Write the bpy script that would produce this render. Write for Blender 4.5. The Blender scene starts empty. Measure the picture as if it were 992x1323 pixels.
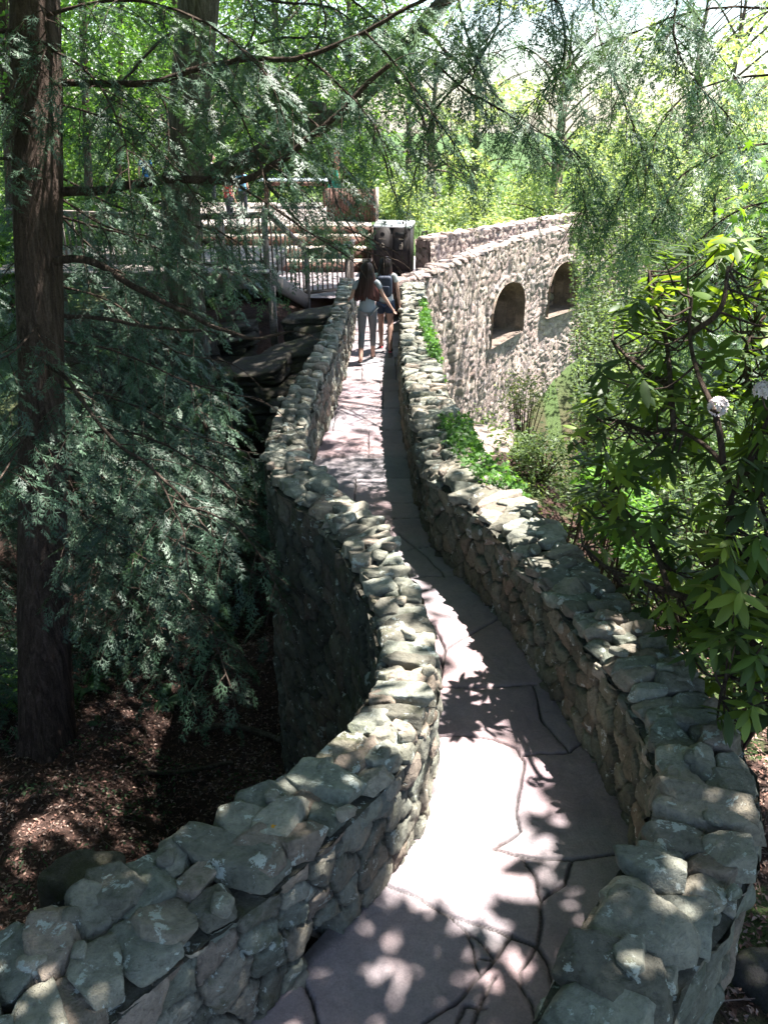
import bpy, math, random
import numpy as np
from mathutils import Vector, Matrix
R = math.radians
random.seed(7)
SC = bpy.context.scene
COL = SC.collection

# ------------------------------------------------------------------ camera, sky, sun, exposure
CAM_H, PITCH, FPX = 3.7, R(25.0), 1100.0
cam_d = bpy.data.cameras.new('camera'); cam = bpy.data.objects.new('camera', cam_d); COL.objects.link(cam)
cam.location = (0, 0, CAM_H); cam.rotation_euler = (R(90) - PITCH, 0, 0)
cam_d.sensor_fit = 'VERTICAL'; cam_d.sensor_height = 36.0; cam_d.sensor_width = 27.0
cam_d.lens = 36.0 * FPX / 1323.0; cam_d.clip_start = 0.05; cam_d.clip_end = 1500
SC.camera = cam

SUN_EL = R(67.5)
SUN_DIR = np.array([math.cos(SUN_EL) * .92, math.cos(SUN_EL) * .392, math.sin(SUN_EL)])   # towards the sun
world = bpy.data.worlds.new('World'); SC.world = world; world.use_nodes = True
wn = world.node_tree
for n in list(wn.nodes): wn.nodes.remove(n)
sky = wn.nodes.new('ShaderNodeTexSky'); sky.sky_type = 'NISHITA'; sky.sun_disc = False
sky.sun_elevation = SUN_EL; sky.sun_rotation = math.atan2(SUN_DIR[0], SUN_DIR[1])
sky.air_density = 1.0; sky.dust_density = 1.0; sky.ozone_density = 1.0
bg = wn.nodes.new('ShaderNodeBackground'); bg.inputs['Strength'].default_value = 0.09
wo = wn.nodes.new('ShaderNodeOutputWorld')
wn.links.new(sky.outputs[0], bg.inputs[0]); wn.links.new(bg.outputs[0], wo.inputs[0])
sun_d = bpy.data.lights.new('sun', 'SUN'); sun_d.energy = 5.0; sun_d.angle = R(0.53); sun_d.color = (1.0, .95, .88)
sun = bpy.data.objects.new('sun', sun_d); COL.objects.link(sun)
sun.rotation_euler = Vector(SUN_DIR).to_track_quat('Z', 'Y').to_euler()
SC.view_settings.view_transform = 'Standard'; SC.view_settings.look = 'None'
SC.view_settings.exposure = 2.35; SC.view_settings.gamma = 1.0; SC.view_settings.use_curve_mapping = False
SC.cycles.max_bounces = 6; SC.cycles.diffuse_bounces = 3; SC.cycles.glossy_bounces = 2
SC.cycles.transmission_bounces = 4; SC.cycles.transparent_max_bounces = 6

# ------------------------------------------------------------------ projection helpers (photo pixels, 992 x 1323)
CP, SP = math.cos(PITCH), math.sin(PITCH)
def ray(px, py):
    a, b = (px - 496) / FPX, (661.5 - py) / FPX
    return np.array([a, CP + b * SP, -SP + b * CP])
def at_depth(px, py, Z): return np.array([0, 0, CAM_H]) + ray(px, py) * Z
def at_z(px, py, z):
    d = ray(px, py); return np.array([0, 0, CAM_H]) + d * ((z - CAM_H) / d[2])
def at_y(px, py, Y):
    d = ray(px, py); return np.array([0, 0, CAM_H]) + d * (Y / d[1])
def project(P):
    P = np.asarray(P, float); q = P - np.array([0, 0, CAM_H])
    Z = q[..., 1] * CP - q[..., 2] * SP; U = q[..., 1] * SP + q[..., 2] * CP
    Zs = np.where(np.abs(Z) < 1e-6, 1e-6, Z)
    return 496 + FPX * q[..., 0] / Zs, 661.5 - FPX * U / Zs, Z
def in_poly(x, y, poly):
    x = np.asarray(x); y = np.asarray(y); r = np.zeros(x.shape, bool); n = len(poly)
    for i in range(n):
        x0, y0 = poly[i]; x1, y1 = poly[(i + 1) % n]
        if y0 == y1: continue
        c = ((y0 > y) != (y1 > y)) & (x < (x1 - x0) * (y - y0) / (y1 - y0) + x0)
        r ^= c
    return r

# ------------------------------------------------------------------ noise
def h01(*a):
    h = np.zeros(np.broadcast(*[np.asarray(q) for q in a]).shape, np.uint64) + np.uint64(0x9E3779B9)
    for q in a:
        h = (h ^ np.asarray(q).astype(np.int64).astype(np.uint64)) * np.uint64(0x2545F4914F6CDD1D)
        h ^= h >> np.uint64(29)
    h = h * np.uint64(0xBF58476D1CE4E5B9); h ^= h >> np.uint64(32)
    return (h & np.uint64(0xFFFFFF)).astype(np.float64) / float(0x1000000)
np.seterr(all='ignore')
def vnoise2(x, y, seed=0):
    xi, yi = np.floor(x), np.floor(y); fx, fy = x - xi, y - yi
    fx = fx * fx * (3 - 2 * fx); fy = fy * fy * (3 - 2 * fy)
    a, b = h01(xi, yi, seed), h01(xi + 1, yi, seed); c, d = h01(xi, yi + 1, seed), h01(xi + 1, yi + 1, seed)
    return (a * (1 - fx) + b * fx) * (1 - fy) + (c * (1 - fx) + d * fx) * fy
def vnoise3(P, seed=0):
    i = np.floor(P); f = P - i; f = f * f * (3 - 2 * f); r = 0
    for dx in (0, 1):
        for dy in (0, 1):
            for dz in (0, 1):
                w = (f[..., 0] if dx else 1 - f[..., 0]) * (f[..., 1] if dy else 1 - f[..., 1]) * (f[..., 2] if dz else 1 - f[..., 2])
                r = r + w * h01(i[..., 0] + dx, i[..., 1] + dy, i[..., 2] + dz, seed)
    return r
def fbm2(x, y, seed=0, o=4):
    r, a, t = 0, 1., 0
    for k in range(o): r = r + a * vnoise2(x * 2 ** k, y * 2 ** k, seed + k); t += a; a *= .5
    return r / t
def fbm3(P, seed=0, o=3):
    r, a, t = 0, 1., 0
    for k in range(o): r = r + a * vnoise3(P * 2 ** k, seed + k); t += a; a *= .5
    return r / t
def voro(u, v, seed=0, jit=.85):
    """border distance, cell randoms (2), offset from the cell's point"""
    iu, iv = np.floor(u), np.floor(v)
    best = np.full(u.shape, 9e9); bx = np.zeros(u.shape); by = np.zeros(u.shape); ci = np.zeros(u.shape); cj = np.zeros(u.shape)
    pts = []
    for di in (-2, -1, 0, 1, 2):
        for dj in (-2, -1, 0, 1, 2):
            a, b = iu + di, iv + dj
            px = a + .5 + jit * (h01(a, b, seed) - .5); py = b + .5 + jit * (h01(a, b, seed + 77) - .5)
            d = (px - u) ** 2 + (py - v) ** 2; pts.append((px, py))
            m = d < best; best = np.where(m, d, best); bx = np.where(m, px, bx); by = np.where(m, py, by)
            ci = np.where(m, a, ci); cj = np.where(m, b, cj)
    bd = np.full(u.shape, 9e9)
    for px, py in pts:
        ex, ey = px - bx, py - by; L = np.sqrt(ex * ex + ey * ey); ok = L > 1e-5
        q = (((px + bx) / 2 - u) * ex + ((py + by) / 2 - v) * ey) / np.where(ok, L, 1)
        bd = np.where(ok & (q < bd), q, bd)
    return bd, h01(ci, cj, seed + 5), h01(ci, cj, seed + 9), u - bx, v - by, h01(ci, cj, seed + 13), h01(ci, cj, seed + 17)
def sstep(a, b, x):
    t = np.clip((x - a) / (b - a), 0, 1); return t * t * (3 - 2 * t)
def unit(v):
    v = np.asarray(v, float); return v / np.maximum(np.linalg.norm(v, axis=-1, keepdims=True), 1e-9)

# ------------------------------------------------------------------ mesh building
class Geo:
    def __init__(s): s.V = []; s.F = []; s.C = []; s.n = 0
    def add(s, V, F, c=(.5, .5, .5)):
        V = np.asarray(V, np.float32).reshape(-1, 3); F = np.asarray(F, np.int64)
        c = np.asarray(c, np.float32)
        if c.ndim == 1: c = np.broadcast_to(c, (len(V), 3))
        s.V.append(V); s.C.append(c); s.F.append(F + s.n); s.n += len(V)
    def box(s, c, size, rot=None, col=(.5, .5, .5)):
        h = np.array(size) / 2.
        V = np.array([[x, y, z] for x in (-1, 1) for y in (-1, 1) for z in (-1, 1)], float) * h
        if rot is not None: V = V @ np.array(rot).T
        F = np.array([[0, 1, 3, 2], [4, 6, 7, 5], [0, 4, 5, 1], [2, 3, 7, 6], [0, 2, 6, 4], [1, 5, 7, 3]])
        s.add(V + np.array(c), F, col)
    def beam(s, a, b, w, h, col=(.5, .5, .5), up=(0, 0, 1)):
        a, b = np.array(a, float), np.array(b, float); d = unit(b - a); x = np.cross(d, up)
        if np.linalg.norm(x) < 1e-3: x = np.array([1., 0, 0])
        x = unit(x); z = np.cross(x, d)
        s.box((a + b) / 2, (w, np.linalg.norm(b - a), h), np.stack([x, d, z], 1), col)
    def tube(s, P, r, seg=8, col=(.5, .5, .5), cap=True):
        P = np.asarray(P, float); n = len(P); r = np.broadcast_to(np.asarray(r, float), (n,))
        T = unit(np.gradient(P, axis=0)); ref = np.array([0, 0, 1.]) if abs(T[0][2]) < .8 else np.array([1., 0, 0])
        U = np.zeros_like(P); u = unit(np.cross(T[0], ref))
        for i in range(n):
            u = unit(u - T[i] * np.dot(u, T[i])); U[i] = u
        W = np.cross(T, U); a = np.linspace(0, 2 * math.pi, seg, endpoint=False)
        V = P[:, None] + r[:, None, None] * (np.cos(a)[None, :, None] * U[:, None] + np.sin(a)[None, :, None] * W[:, None])
        i, j = np.meshgrid(np.arange(n - 1), np.arange(seg), indexing='ij'); k = (j + 1) % seg
        F = np.stack([i * seg + j, i * seg + k, (i + 1) * seg + k, (i + 1) * seg + j], -1).reshape(-1, 4)
        s.add(V.reshape(-1, 3), F, col)
        if cap:
            for e, o in ((0, 1), (n - 1, 0)):
                c = np.vstack([V[e], P[e][None]]); q = np.arange(seg); q2 = (q + 1) % seg
                s.add(c, np.stack([q2, q, np.full(seg, seg)] if o else [q, q2, np.full(seg, seg)], 1), col)
    def build(s, name, mat, parent=None, smooth=False):
        me = bpy.data.meshes.new(name)
        if s.n:
            V = np.concatenate(s.V); C = np.concatenate(s.C)
            me.vertices.add(len(V)); me.vertices.foreach_set('co', V.ravel())
            tot = sum(f.size for f in s.F); nf = sum(len(f) for f in s.F)
            me.loops.add(tot); me.polygons.add(nf)
            me.loops.foreach_set('vertex_index', np.concatenate([f.ravel() for f in s.F]).astype(np.int32))
            sz = np.concatenate([np.full(len(f), f.shape[1]) for f in s.F]); st = np.concatenate([[0], np.cumsum(sz)[:-1]])
            me.polygons.foreach_set('loop_start', st.astype(np.int32)); me.polygons.foreach_set('loop_total', sz.astype(np.int32))
            if smooth: me.polygons.foreach_set('use_smooth', np.ones(nf, bool))
            me.update(calc_edges=True)
            at = me.color_attributes.new('col', 'FLOAT_COLOR', 'POINT')
            at.data.foreach_set('color', np.hstack([C, np.ones((len(C), 1), np.float32)]).astype(np.float32).ravel())
        if mat: me.materials.append(mat)
        o = bpy.data.objects.new(name, me); COL.objects.link(o)
        if parent: o.parent = parent; o.matrix_parent_inverse = Matrix.Translation(parent.location).inverted() if False else Matrix()
        if parent:      # meshes are given in world coordinates: shift them into the parent's space
            M = np.array(parent.matrix_basis.inverted()); me.transform(Matrix(M.tolist()))
        return o
def thing(name, label, cat, loc=(0, 0, 0), group=None):
    o = bpy.data.objects.new(name, None); COL.objects.link(o); o.location = [float(q) for q in loc]
    o.empty_display_size = .2; o['label'] = label; o['category'] = cat
    o['kind'] = 'thing'
    if group: o['group'] = group
    return o
def tag(o, label, cat, group=None):
    o['label'] = label; o['category'] = cat
    o['kind'] = 'thing'
    if group: o['group'] = group
    return o
def kind(o, k): o['kind'] = k; return o
def grid_faces(n, m, keep=None):
    i, j = np.meshgrid(np.arange(n - 1), np.arange(m - 1), indexing='ij')
    F = np.stack([i * m + j, (i + 1) * m + j, (i + 1) * m + j + 1, i * m + j + 1], -1)
    if keep is not None: F = F[keep]
    return F.reshape(-1, 4)
def frames(X, N):       # columns: X axis, Y axis, Z axis (normal); X and N arrays (n,3)
    X = unit(X); Y = unit(np.cross(N, X)); Z = np.cross(X, Y); return np.stack([X, Y, Z], -1)
def scatter(g, tV, tF, M, P, S, col, jitter=None):
    """place template (tV,tF) n times: rotation M (n,3,3), position P, scale S (n,) ; colour (n,3)"""
    n = len(P)
    if n == 0: return
    V = np.einsum('nij,vj->nvi', M, tV) * np.asarray(S)[:, None, None] + P[:, None]
    F = tF[None] + (np.arange(n) * len(tV))[:, None, None]
    C = np.repeat(np.asarray(col)[:, None], len(tV), 1)
    g.add(V.reshape(-1, 3), F.reshape(-1, tF.shape[1]), C.reshape(-1, 3))
def resample(P, ds=None, n=None):
    P = np.asarray(P, float)
    # Catmull-Rom smoothing, then even spacing
    Q = np.vstack([2 * P[0] - P[1], P, 2 * P[-1] - P[-2]]); out = []
    for i in range(1, len(Q) - 2):
        t = np.linspace(0, 1, 24, endpoint=False)[:, None]; a, b, c, d = Q[i - 1], Q[i], Q[i + 1], Q[i + 2]
        out.append(.5 * ((2 * b) + (-a + c) * t + (2 * a - 5 * b + 4 * c - d) * t * t + (-a + 3 * b - 3 * c + d) * t ** 3))
    out.append(P[-1:]); D = np.vstack(out)
    L = np.concatenate([[0], np.cumsum(np.linalg.norm(np.diff(D, axis=0), axis=1))])
    if n is None: n = max(2, int(L[-1] / ds) + 1)
    s = np.linspace(0, L[-1], n)
    return np.stack([np.interp(s, L, D[:, k]) for k in range(D.shape[1])], 1), s

# ------------------------------------------------------------------ materials
def mat(name):
    m = bpy.data.materials.new(name); m.use_nodes = True; nt = m.node_tree
    b = nt.nodes['Principled BSDF']; return m, nt, b
def N(nt, t, **kw):
    n = nt.nodes.new('ShaderNode' + t)
    for k, v in kw.items():
        if k.startswith('i_'): n.inputs[k[2:].replace('_', ' ')].default_value = v
        else: setattr(n, k, v)
    return n
def noise_node(nt, scale, detail=4, rough=.6, vec=None, dist=0):
    n = N(nt, 'TexNoise'); n.inputs['Scale'].default_value = scale; n.inputs['Detail'].default_value = detail
    n.inputs['Roughness'].default_value = rough; n.inputs['Distortion'].default_value = dist
    if vec: nt.links.new(vec, n.inputs['Vector'])
    return n
def ramp(nt, src, stops):
    r = N(nt, 'ValToRGB'); e = r.color_ramp.elements
    while len(e) > 1: e.remove(e[-1])
    e[0].position = stops[0][0]; e[0].color = (*stops[0][1], 1)
    for p, c in stops[1:]: x = e.new(p); x.color = (*c, 1)
    nt.links.new(src, r.inputs[0]); return r
def mixc(nt, f, a, b, mode='MIX'):
    m = N(nt, 'Mix', data_type='RGBA', blend_type=mode)
    for s, v in ((0, f), (6, a), (7, b)):
        if isinstance(v, (int, float)): m.inputs[s].default_value = v
        elif isinstance(v, tuple): m.inputs[s].default_value = (*v, 1)
        else: nt.links.new(v, m.inputs[s])
    return m.outputs[2]
def bump(nt, b, h, dist, strength=1.0, prev=None):
    n = N(nt, 'Bump'); n.inputs['Distance'].default_value = dist; n.inputs['Strength'].default_value = strength
    nt.links.new(h, n.inputs['Height'])
    if prev: nt.links.new(prev, n.inputs['Normal'])
    nt.links.new(n.outputs[0], b.inputs['Normal']); return n.outputs[0]

def stone_material(name, lichen=.5, moss=.3, tint=(1, 1, 1), fine=1.0, rough=.92):
    m, nt, b = mat(name); tc = N(nt, 'TexCoord').outputs['Object']
    at = N(nt, 'Attribute', attribute_name='col').outputs['Color']
    n1 = noise_node(nt, 3.5, 6, .65, tc); n2 = noise_node(nt, 26, 5, .7, tc); n3 = noise_node(nt, 140, 3, .7, tc)
    c = mixc(nt, 1.0, at, ramp(nt, n1.outputs[0], [(.28, (.62, .6, .56)), (.5, (.98, .98, .98)), (.74, (1.3, 1.22, 1.1))]).outputs[0], 'MULTIPLY')
    c = mixc(nt, 1.0, c, ramp(nt, n2.outputs[0], [(.3, (.66, .66, .66)), (.5, (1, 1, 1)), (.75, (1.28, 1.26, 1.22))]).outputs[0], 'MULTIPLY')
    c = mixc(nt, 1.0, c, tint, 'MULTIPLY')
    ms = noise_node(nt, 4.5, 5, .7, tc, .4); fm = ramp(nt, ms.outputs[0], [(.62 - .2 * moss, (0, 0, 0)), (.74 - .2 * moss, (1, 1, 1))])
    mm = N(nt, 'Math', operation='MULTIPLY'); nt.links.new(fm.outputs[0], mm.inputs[0]); mm.inputs[1].default_value = .6
    c = mixc(nt, mm.outputs[0], c, (.075, .082, .035))
    lc = noise_node(nt, 9, 6, .7, tc, .3); fl = ramp(nt, lc.outputs[0], [(.665 - .08 * lichen, (0, 0, 0)), (.69 - .08 * lichen, (1, 1, 1))])
    lm = N(nt, 'Math', operation='MULTIPLY'); nt.links.new(fl.outputs[0], lm.inputs[0]); lm.inputs[1].default_value = .75 * min(1, lichen * 2)
    c = mixc(nt, lm.outputs[0], c, (.5, .54, .50))
    nt.links.new(c, b.inputs['Base Color']); b.inputs['Roughness'].default_value = rough
    b.inputs['Specular IOR Level'].default_value = .3
    p = bump(nt, b, n1.outputs[0], .05 * fine, .7); p = bump(nt, b, n2.outputs[0], .026 * fine, 1., p); bump(nt, b, n3.outputs[0], .008 * fine, 1., p)
    return m
M_WALL = stone_material('fieldstone', .75, .35)
M_COPE = stone_material('coping fieldstone', .95, .3)
M_TALL = stone_material('weathered bridge stone', .35, .15, (1.0, .95, .93), 1.6)
M_ROCK = stone_material('dark rock', .15, .7, (.75, .72, .7), 2.0)

def flag_material():
    m, nt, b = mat('flagstone'); tc = N(nt, 'TexCoord').outputs['Object']
    at = N(nt, 'Attribute', attribute_name='col').outputs['Color']
    n1 = noise_node(nt, 1.6, 6, .6, tc, .5); n2 = noise_node(nt, 11, 6, .75, tc, .6); n3 = noise_node(nt, 90, 4, .75, tc)
    c = mixc(nt, 1.0, at, ramp(nt, n1.outputs[0], [(.3, (.78, .76, .82)), (.5, (1, 1, 1)), (.7, (1.22, 1.08, 1.04))]).outputs[0], 'MULTIPLY')
    c = mixc(nt, 1.0, c, ramp(nt, n2.outputs[0], [(.3, (.78, .78, .8)), (.52, (1, 1, 1)), (.72, (1.2, 1.18, 1.16))]).outputs[0], 'MULTIPLY')
    c = mixc(nt, 1.0, c, ramp(nt, n3.outputs[0], [(.3, (.8, .8, .8)), (.5, (1, 1, 1)), (.72, (1.18, 1.18, 1.18))]).outputs[0], 'MULTIPLY')
    nt.links.new(c, b.inputs['Base Color'])
    rr = ramp(nt, n2.outputs[0], [(.3, (.5, .5, .5)), (.7, (.8, .8, .8))]); nt.links.new(rr.outputs[0], b.inputs['Roughness'])
    b.inputs['Specular IOR Level'].default_value = .35
    p = bump(nt, b, n2.outputs[0], .012, .8); bump(nt, b, n3.outputs[0], .003, .7, p)
    return m
M_FLAG = flag_material()

def ground_material():
    m, nt, b = mat('forest floor'); tc = N(nt, 'TexCoord').outputs['Object']
    n1 = noise_node(nt, .8, 5, .6, tc); n2 = noise_node(nt, 9, 6, .75, tc, .5); n3 = noise_node(nt, 45, 4, .8, tc, .8)
    c = ramp(nt, n1.outputs[0], [(.3, (.028, .019, .015)), (.5, (.06, .036, .03)), (.7, (.09, .056, .046))]).outputs[0]
    c = mixc(nt, 1., c, ramp(nt, n2.outputs[0], [(.3, (.5, .5, .5)), (.5, (1, 1, 1)), (.72, (1.6, 1.5, 1.45))]).outputs[0], 'MULTIPLY')
    c = mixc(nt, 1., c, ramp(nt, n3.outputs[0], [(.32, (.4, .4, .4)), (.5, (1, 1, 1)), (.7, (1.9, 1.75, 1.7))]).outputs[0], 'MULTIPLY')
    gc = N(nt, 'Attribute', attribute_name='col').outputs['Color']; gg = ramp(nt, n3.outputs[0], [(.3, (.3, .3, .3)), (.5, (1, 1, 1)), (.7, (2., 2., 1.7))]).outputs[0]; sep = N(nt, 'SeparateColor'); nt.links.new(gc, sep.inputs[0])
    c = mixc(nt, sep.outputs[0], c, mixc(nt, 1., (.055, .095, .03), gg, 'MULTIPLY'))
    nt.links.new(c, b.inputs['Base Color']); b.inputs['Roughness'].default_value = .95; b.inputs['Specular IOR Level'].default_value = .2
    p = bump(nt, b, n2.outputs[0], .05, 1.); bump(nt, b, n3.outputs[0], .02, 1., p)
    return m
M_GROUND = ground_material()

def leaf_material(name, transl=.45, rough=.45, tcol=(1.35, 1.3, .55), spec=.4):
    m, nt, b = mat(name); at = N(nt, 'Attribute', attribute_name='col').outputs['Color']
    nt.links.new(at, b.inputs['Base Color']); b.inputs['Roughness'].default_value = rough
    b.inputs['Specular IOR Level'].default_value = spec
    t = N(nt, 'BsdfTranslucent'); nt.links.new(mixc(nt, 1., at, tcol, 'MULTIPLY'), t.inputs[0])
    mx = N(nt, 'MixShader'); mx.inputs[0].default_value = transl
    nt.links.new(b.outputs[0], mx.inputs[1]); nt.links.new(t.outputs[0], mx.inputs[2])
    nt.links.new(mx.outputs[0], nt.nodes['Material Output'].inputs[0]); return m
M_NEEDLE = leaf_material('hemlock needles', .25, .5, (1.2, 1.3, .6), .45)
M_LEAF = leaf_material('broad leaves', .5, .5, (1.45, 1.45, .6))
M_RHODO = leaf_material('rhododendron leaves', .4, .5, (2.2, 2.2, .5), .35)

def bark_material(name, c0, c1):
    m, nt, b = mat(name); tc = N(nt, 'TexCoord').outputs['Object']
    mp = N(nt, 'Mapping'); mp.inputs['Scale'].default_value = (16, 16, 2.2); nt.links.new(tc, mp.inputs[0])
    n1 = noise_node(nt, 1, 7, .7, mp.outputs[0], 1.2); n2 = noise_node(nt, 60, 4, .7, tc)
    c = ramp(nt, n1.outputs[0], [(.3, tuple(q * .4 for q in c0)), (.5, c0), (.72, c1)]).outputs[0]
    c = mixc(nt, 1., c, ramp(nt, n2.outputs[0], [(.3, (.7, .7, .7)), (.7, (1.25, 1.25, 1.25))]).outputs[0], 'MULTIPLY')
    nt.links.new(c, b.inputs['Base Color']); b.inputs['Roughness'].default_value = .95; b.inputs['Specular IOR Level'].default_value = .15
    p = bump(nt, b, n1.outputs[0], .05, 1.); bump(nt, b, n2.outputs[0], .006, .8, p); return m
M_BARK = bark_material('hemlock bark', (.085, .06, .049), (.17, .125, .105))
M_BARK2 = bark_material('grey bark', (.12, .10, .075), (.24, .21, .17))
M_TWIG = bark_material('twig bark', (.07, .05, .04), (.14, .11, .09))

def plain(name, c, rough=.6, metal=0, spec=.5, var=.15, scale=30):
    m, nt, b = mat(name); tc = N(nt, 'TexCoord').outputs['Object']; n = noise_node(nt, scale, 4, .6, tc)
    k = ramp(nt, n.outputs[0], [(.3, tuple(q * (1 - var) for q in c)), (.7, tuple(min(1, q * (1 + var)) for q in c))])
    nt.links.new(k.outputs[0], b.inputs['Base Color']); b.inputs['Roughness'].default_value = rough
    b.inputs['Metallic'].default_value = metal; b.inputs['Specular IOR Level'].default_value = spec; return m
def wood_material(name, c0, c1):
    m, nt, b = mat(name); tc = N(nt, 'TexCoord').outputs['Object']
    mp = N(nt, 'Mapping'); mp.inputs['Scale'].default_value = (9, 40, 40); nt.links.new(tc, mp.inputs[0])
    n = noise_node(nt, 1, 5, .7, mp.outputs[0], .6); n2 = noise_node(nt, 2, 4, .6, tc)
    c = ramp(nt, n.outputs[0], [(.3, c0), (.7, c1)]).outputs[0]
    c = mixc(nt, 1., c, ramp(nt, n2.outputs[0], [(.3, (.75, .75, .75)), (.7, (1.2, 1.2, 1.2))]).outputs[0], 'MULTIPLY')
    nt.links.new(c, b.inputs['Base Color']); b.inputs['Roughness'].default_value = .85; bump(nt, b, n.outputs[0], .004, .7); return m
M_DECK = wood_material('weathered deck wood', (.20, .165, .15), (.36, .31, .29))
M_RAIL = wood_material('grey brown railing wood', (.11, .09, .075), (.24, .20, .175))
M_STAIN = wood_material('brown stained boards', (.085, .042, .032), (.16, .085, .065))
M_TREAD = wood_material('pale tread boards', (.42, .36, .30), (.60, .52, .44))
# ------------------------------------------------------------------ rocks
def icosphere(sub):
    t = (1 + 5 ** .5) / 2
    V = [(-1, t, 0), (1, t, 0), (-1, -t, 0), (1, -t, 0), (0, -1, t), (0, 1, t), (0, -1, -t), (0, 1, -t), (t, 0, -1), (t, 0, 1), (-t, 0, -1), (-t, 0, 1)]
    V = [tuple(unit(v)) for v in V]
    F = [(0, 11, 5), (0, 5, 1), (0, 1, 7), (0, 7, 10), (0, 10, 11), (1, 5, 9), (5, 11, 4), (11, 10, 2), (10, 7, 6), (7, 1, 8), (3, 9, 4), (3, 4, 2), (3, 2, 6), (3, 6, 8), (3, 8, 9), (4, 9, 5), (2, 4, 11), (6, 2, 10), (8, 6, 7), (9, 8, 1)]
    for _ in range(sub):
        c = {}; G = []
        def mid(a, b):
            k = (min(a, b), max(a, b))
            if k not in c: V.append(tuple(unit(np.add(V[a], V[b])))); c[k] = len(V) - 1
            return c[k]
        for a, b, d in F:
            x, y, z = mid(a, b), mid(b, d), mid(d, a); G += [(a, x, z), (b, y, x), (d, z, y), (x, y, z)]
        F = G
    return np.array(V), np.array(F)
ICO = {k: icosphere(k) for k in (1, 2, 3, 4)}
def rock(g, c, size, rot, seed, sub=3, col=(.3, .3, .28), p=13., chip=.05, flat=1.0):
    """faceted worn stone: smooth intersection of slightly skewed half-spaces"""
    rs = np.random.RandomState(seed & 0x7fffffff); D, F = ICO[sub]
    n = np.array([[1, 0, 0], [-1, 0, 0], [0, 1, 0], [0, -1, 0], [0, 0, 1], [0, 0, -1.]]) + rs.normal(0, .16, (6, 3)) * np.array([1, 1, .6 * flat])
    h = rs.uniform(.82, 1.0, 6)
    a = rs.uniform(0, 2 * math.pi, 8); ex = np.stack([np.cos(a), np.sin(a), rs.uniform(-.25, .55, 8)], 1)
    n = unit(np.vstack([n, ex])); h = np.concatenate([h, rs.uniform(.8, 1.15, 8)])
    q = np.maximum(D @ n.T, 0) / h; r = (q ** p).sum(1) ** (-1. / p)
    V = D * r[:, None]
    s = np.array(size) / 2.
    nz = fbm3(V * 1.7 + seed % 97, seed, 3) - .5; nz2 = fbm3(V * s * 26 + seed % 53, seed + 3, 2) - .5
    V = V * (1 + chip * 1.6 * nz[:, None]) * s + D * (nz2 * .014)[:, None] * min(1, s.max() * 8)
    V = V @ np.array(rot).T + np.array(c)
    cc = np.array(col)[None] * (1 + .25 * nz[:, None])
    g.add(V, F, cc)
def rotz(a): c, s = math.cos(a), math.sin(a); return np.array([[c, -s, 0], [s, c, 0], [0, 0, 1.]])
def tilt(ax, ay):
    cx, sx, cy, sy = math.cos(ax), math.sin(ax), math.cos(ay), math.sin(ay)
    return np.array([[1, 0, 0], [0, cx, -sx], [0, sx, cx]]) @ np.array([[cy, 0, sy], [0, 1, 0], [-sy, 0, cy]])
TONES = np.array([(.15, .15, .125), (.19, .185, .155), (.125, .12, .10), (.22, .20, .165), (.17, .175, .15), (.205, .17, .14), (.145, .155, .13)]) * 1.4
def tones(r, r2, pal=TONES):
    k = np.minimum((np.asarray(r) * len(pal)).astype(int), len(pal) - 1)
    return pal[k] * (.82 + .36 * np.asarray(r2))[..., None]

def stone_face(g, P, up, s, z, nrm, cw, ch, depth, seed, keep=None, joint=.075, pal=TONES, inset=0., hole=None, warp=.35, flip=False, mortar=(.085, .08, .065)):
    """heightfield of fitted stones.  P (n,2) curve, s (n,) arclength, z (m,) heights, nrm (n,2) outward"""
    S, Z = np.meshgrid(s, z, indexing='ij')
    w1 = (fbm2(S * 2.2, Z * 2.2, seed + 40, 3) - .5) * warp; w2 = (fbm2(S * 2.2 + 9, Z * 2.2, seed + 60, 3) - .5) * warp
    edge = (fbm2(S * 16, Z * 16, seed + 90, 2) - .5) * .22
    u, v = S / cw + w1 / cw * .5, Z / ch + w2 / ch * .5
    bd, r1, r2, du, dv, r3, r4 = voro(u + edge, v + edge * .8, seed)
    prof = sstep(0, joint, bd) * .75 + .25 * sstep(joint, .4, bd)
    H = prof * (.45 + .55 * r3) * depth + (du * (r1 - .5) + dv * (r2 - .5)) * depth * 1.1 * sstep(.0, .2, bd)
    H = H + (fbm2(S * 9, Z * 9, seed + 11, 4) - .5) * depth * .55 + (fbm2(S * 45, Z * 45, seed + 15, 2) - .5) * depth * .16
    H = H - inset
    if hole is not None: H = H + hole(S, Z)
    V = np.zeros(S.shape + (3,)); V[..., 0] = P[:, 0][:, None] + nrm[:, 0][:, None] * H; V[..., 1] = P[:, 1][:, None] + nrm[:, 1][:, None] * H; V[..., 2] = Z
    C = tones(r1, r4, pal); jm = (1 - sstep(joint * .25, joint * .7, bd))[..., None]
    C = C * (1 - jm) + np.array(mortar) * jm
    g.add(V.reshape(-1, 3), grid_faces(len(s), len(z), keep)[:, ::(-1 if flip else 1)], C.reshape(-1, 3))
def normals2(P, side):
    T = unit(np.gradient(P, axis=0)); return np.stack([T[:, 1], -T[:, 0]], 1) * side      # side=+1: to the right of travel

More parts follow.
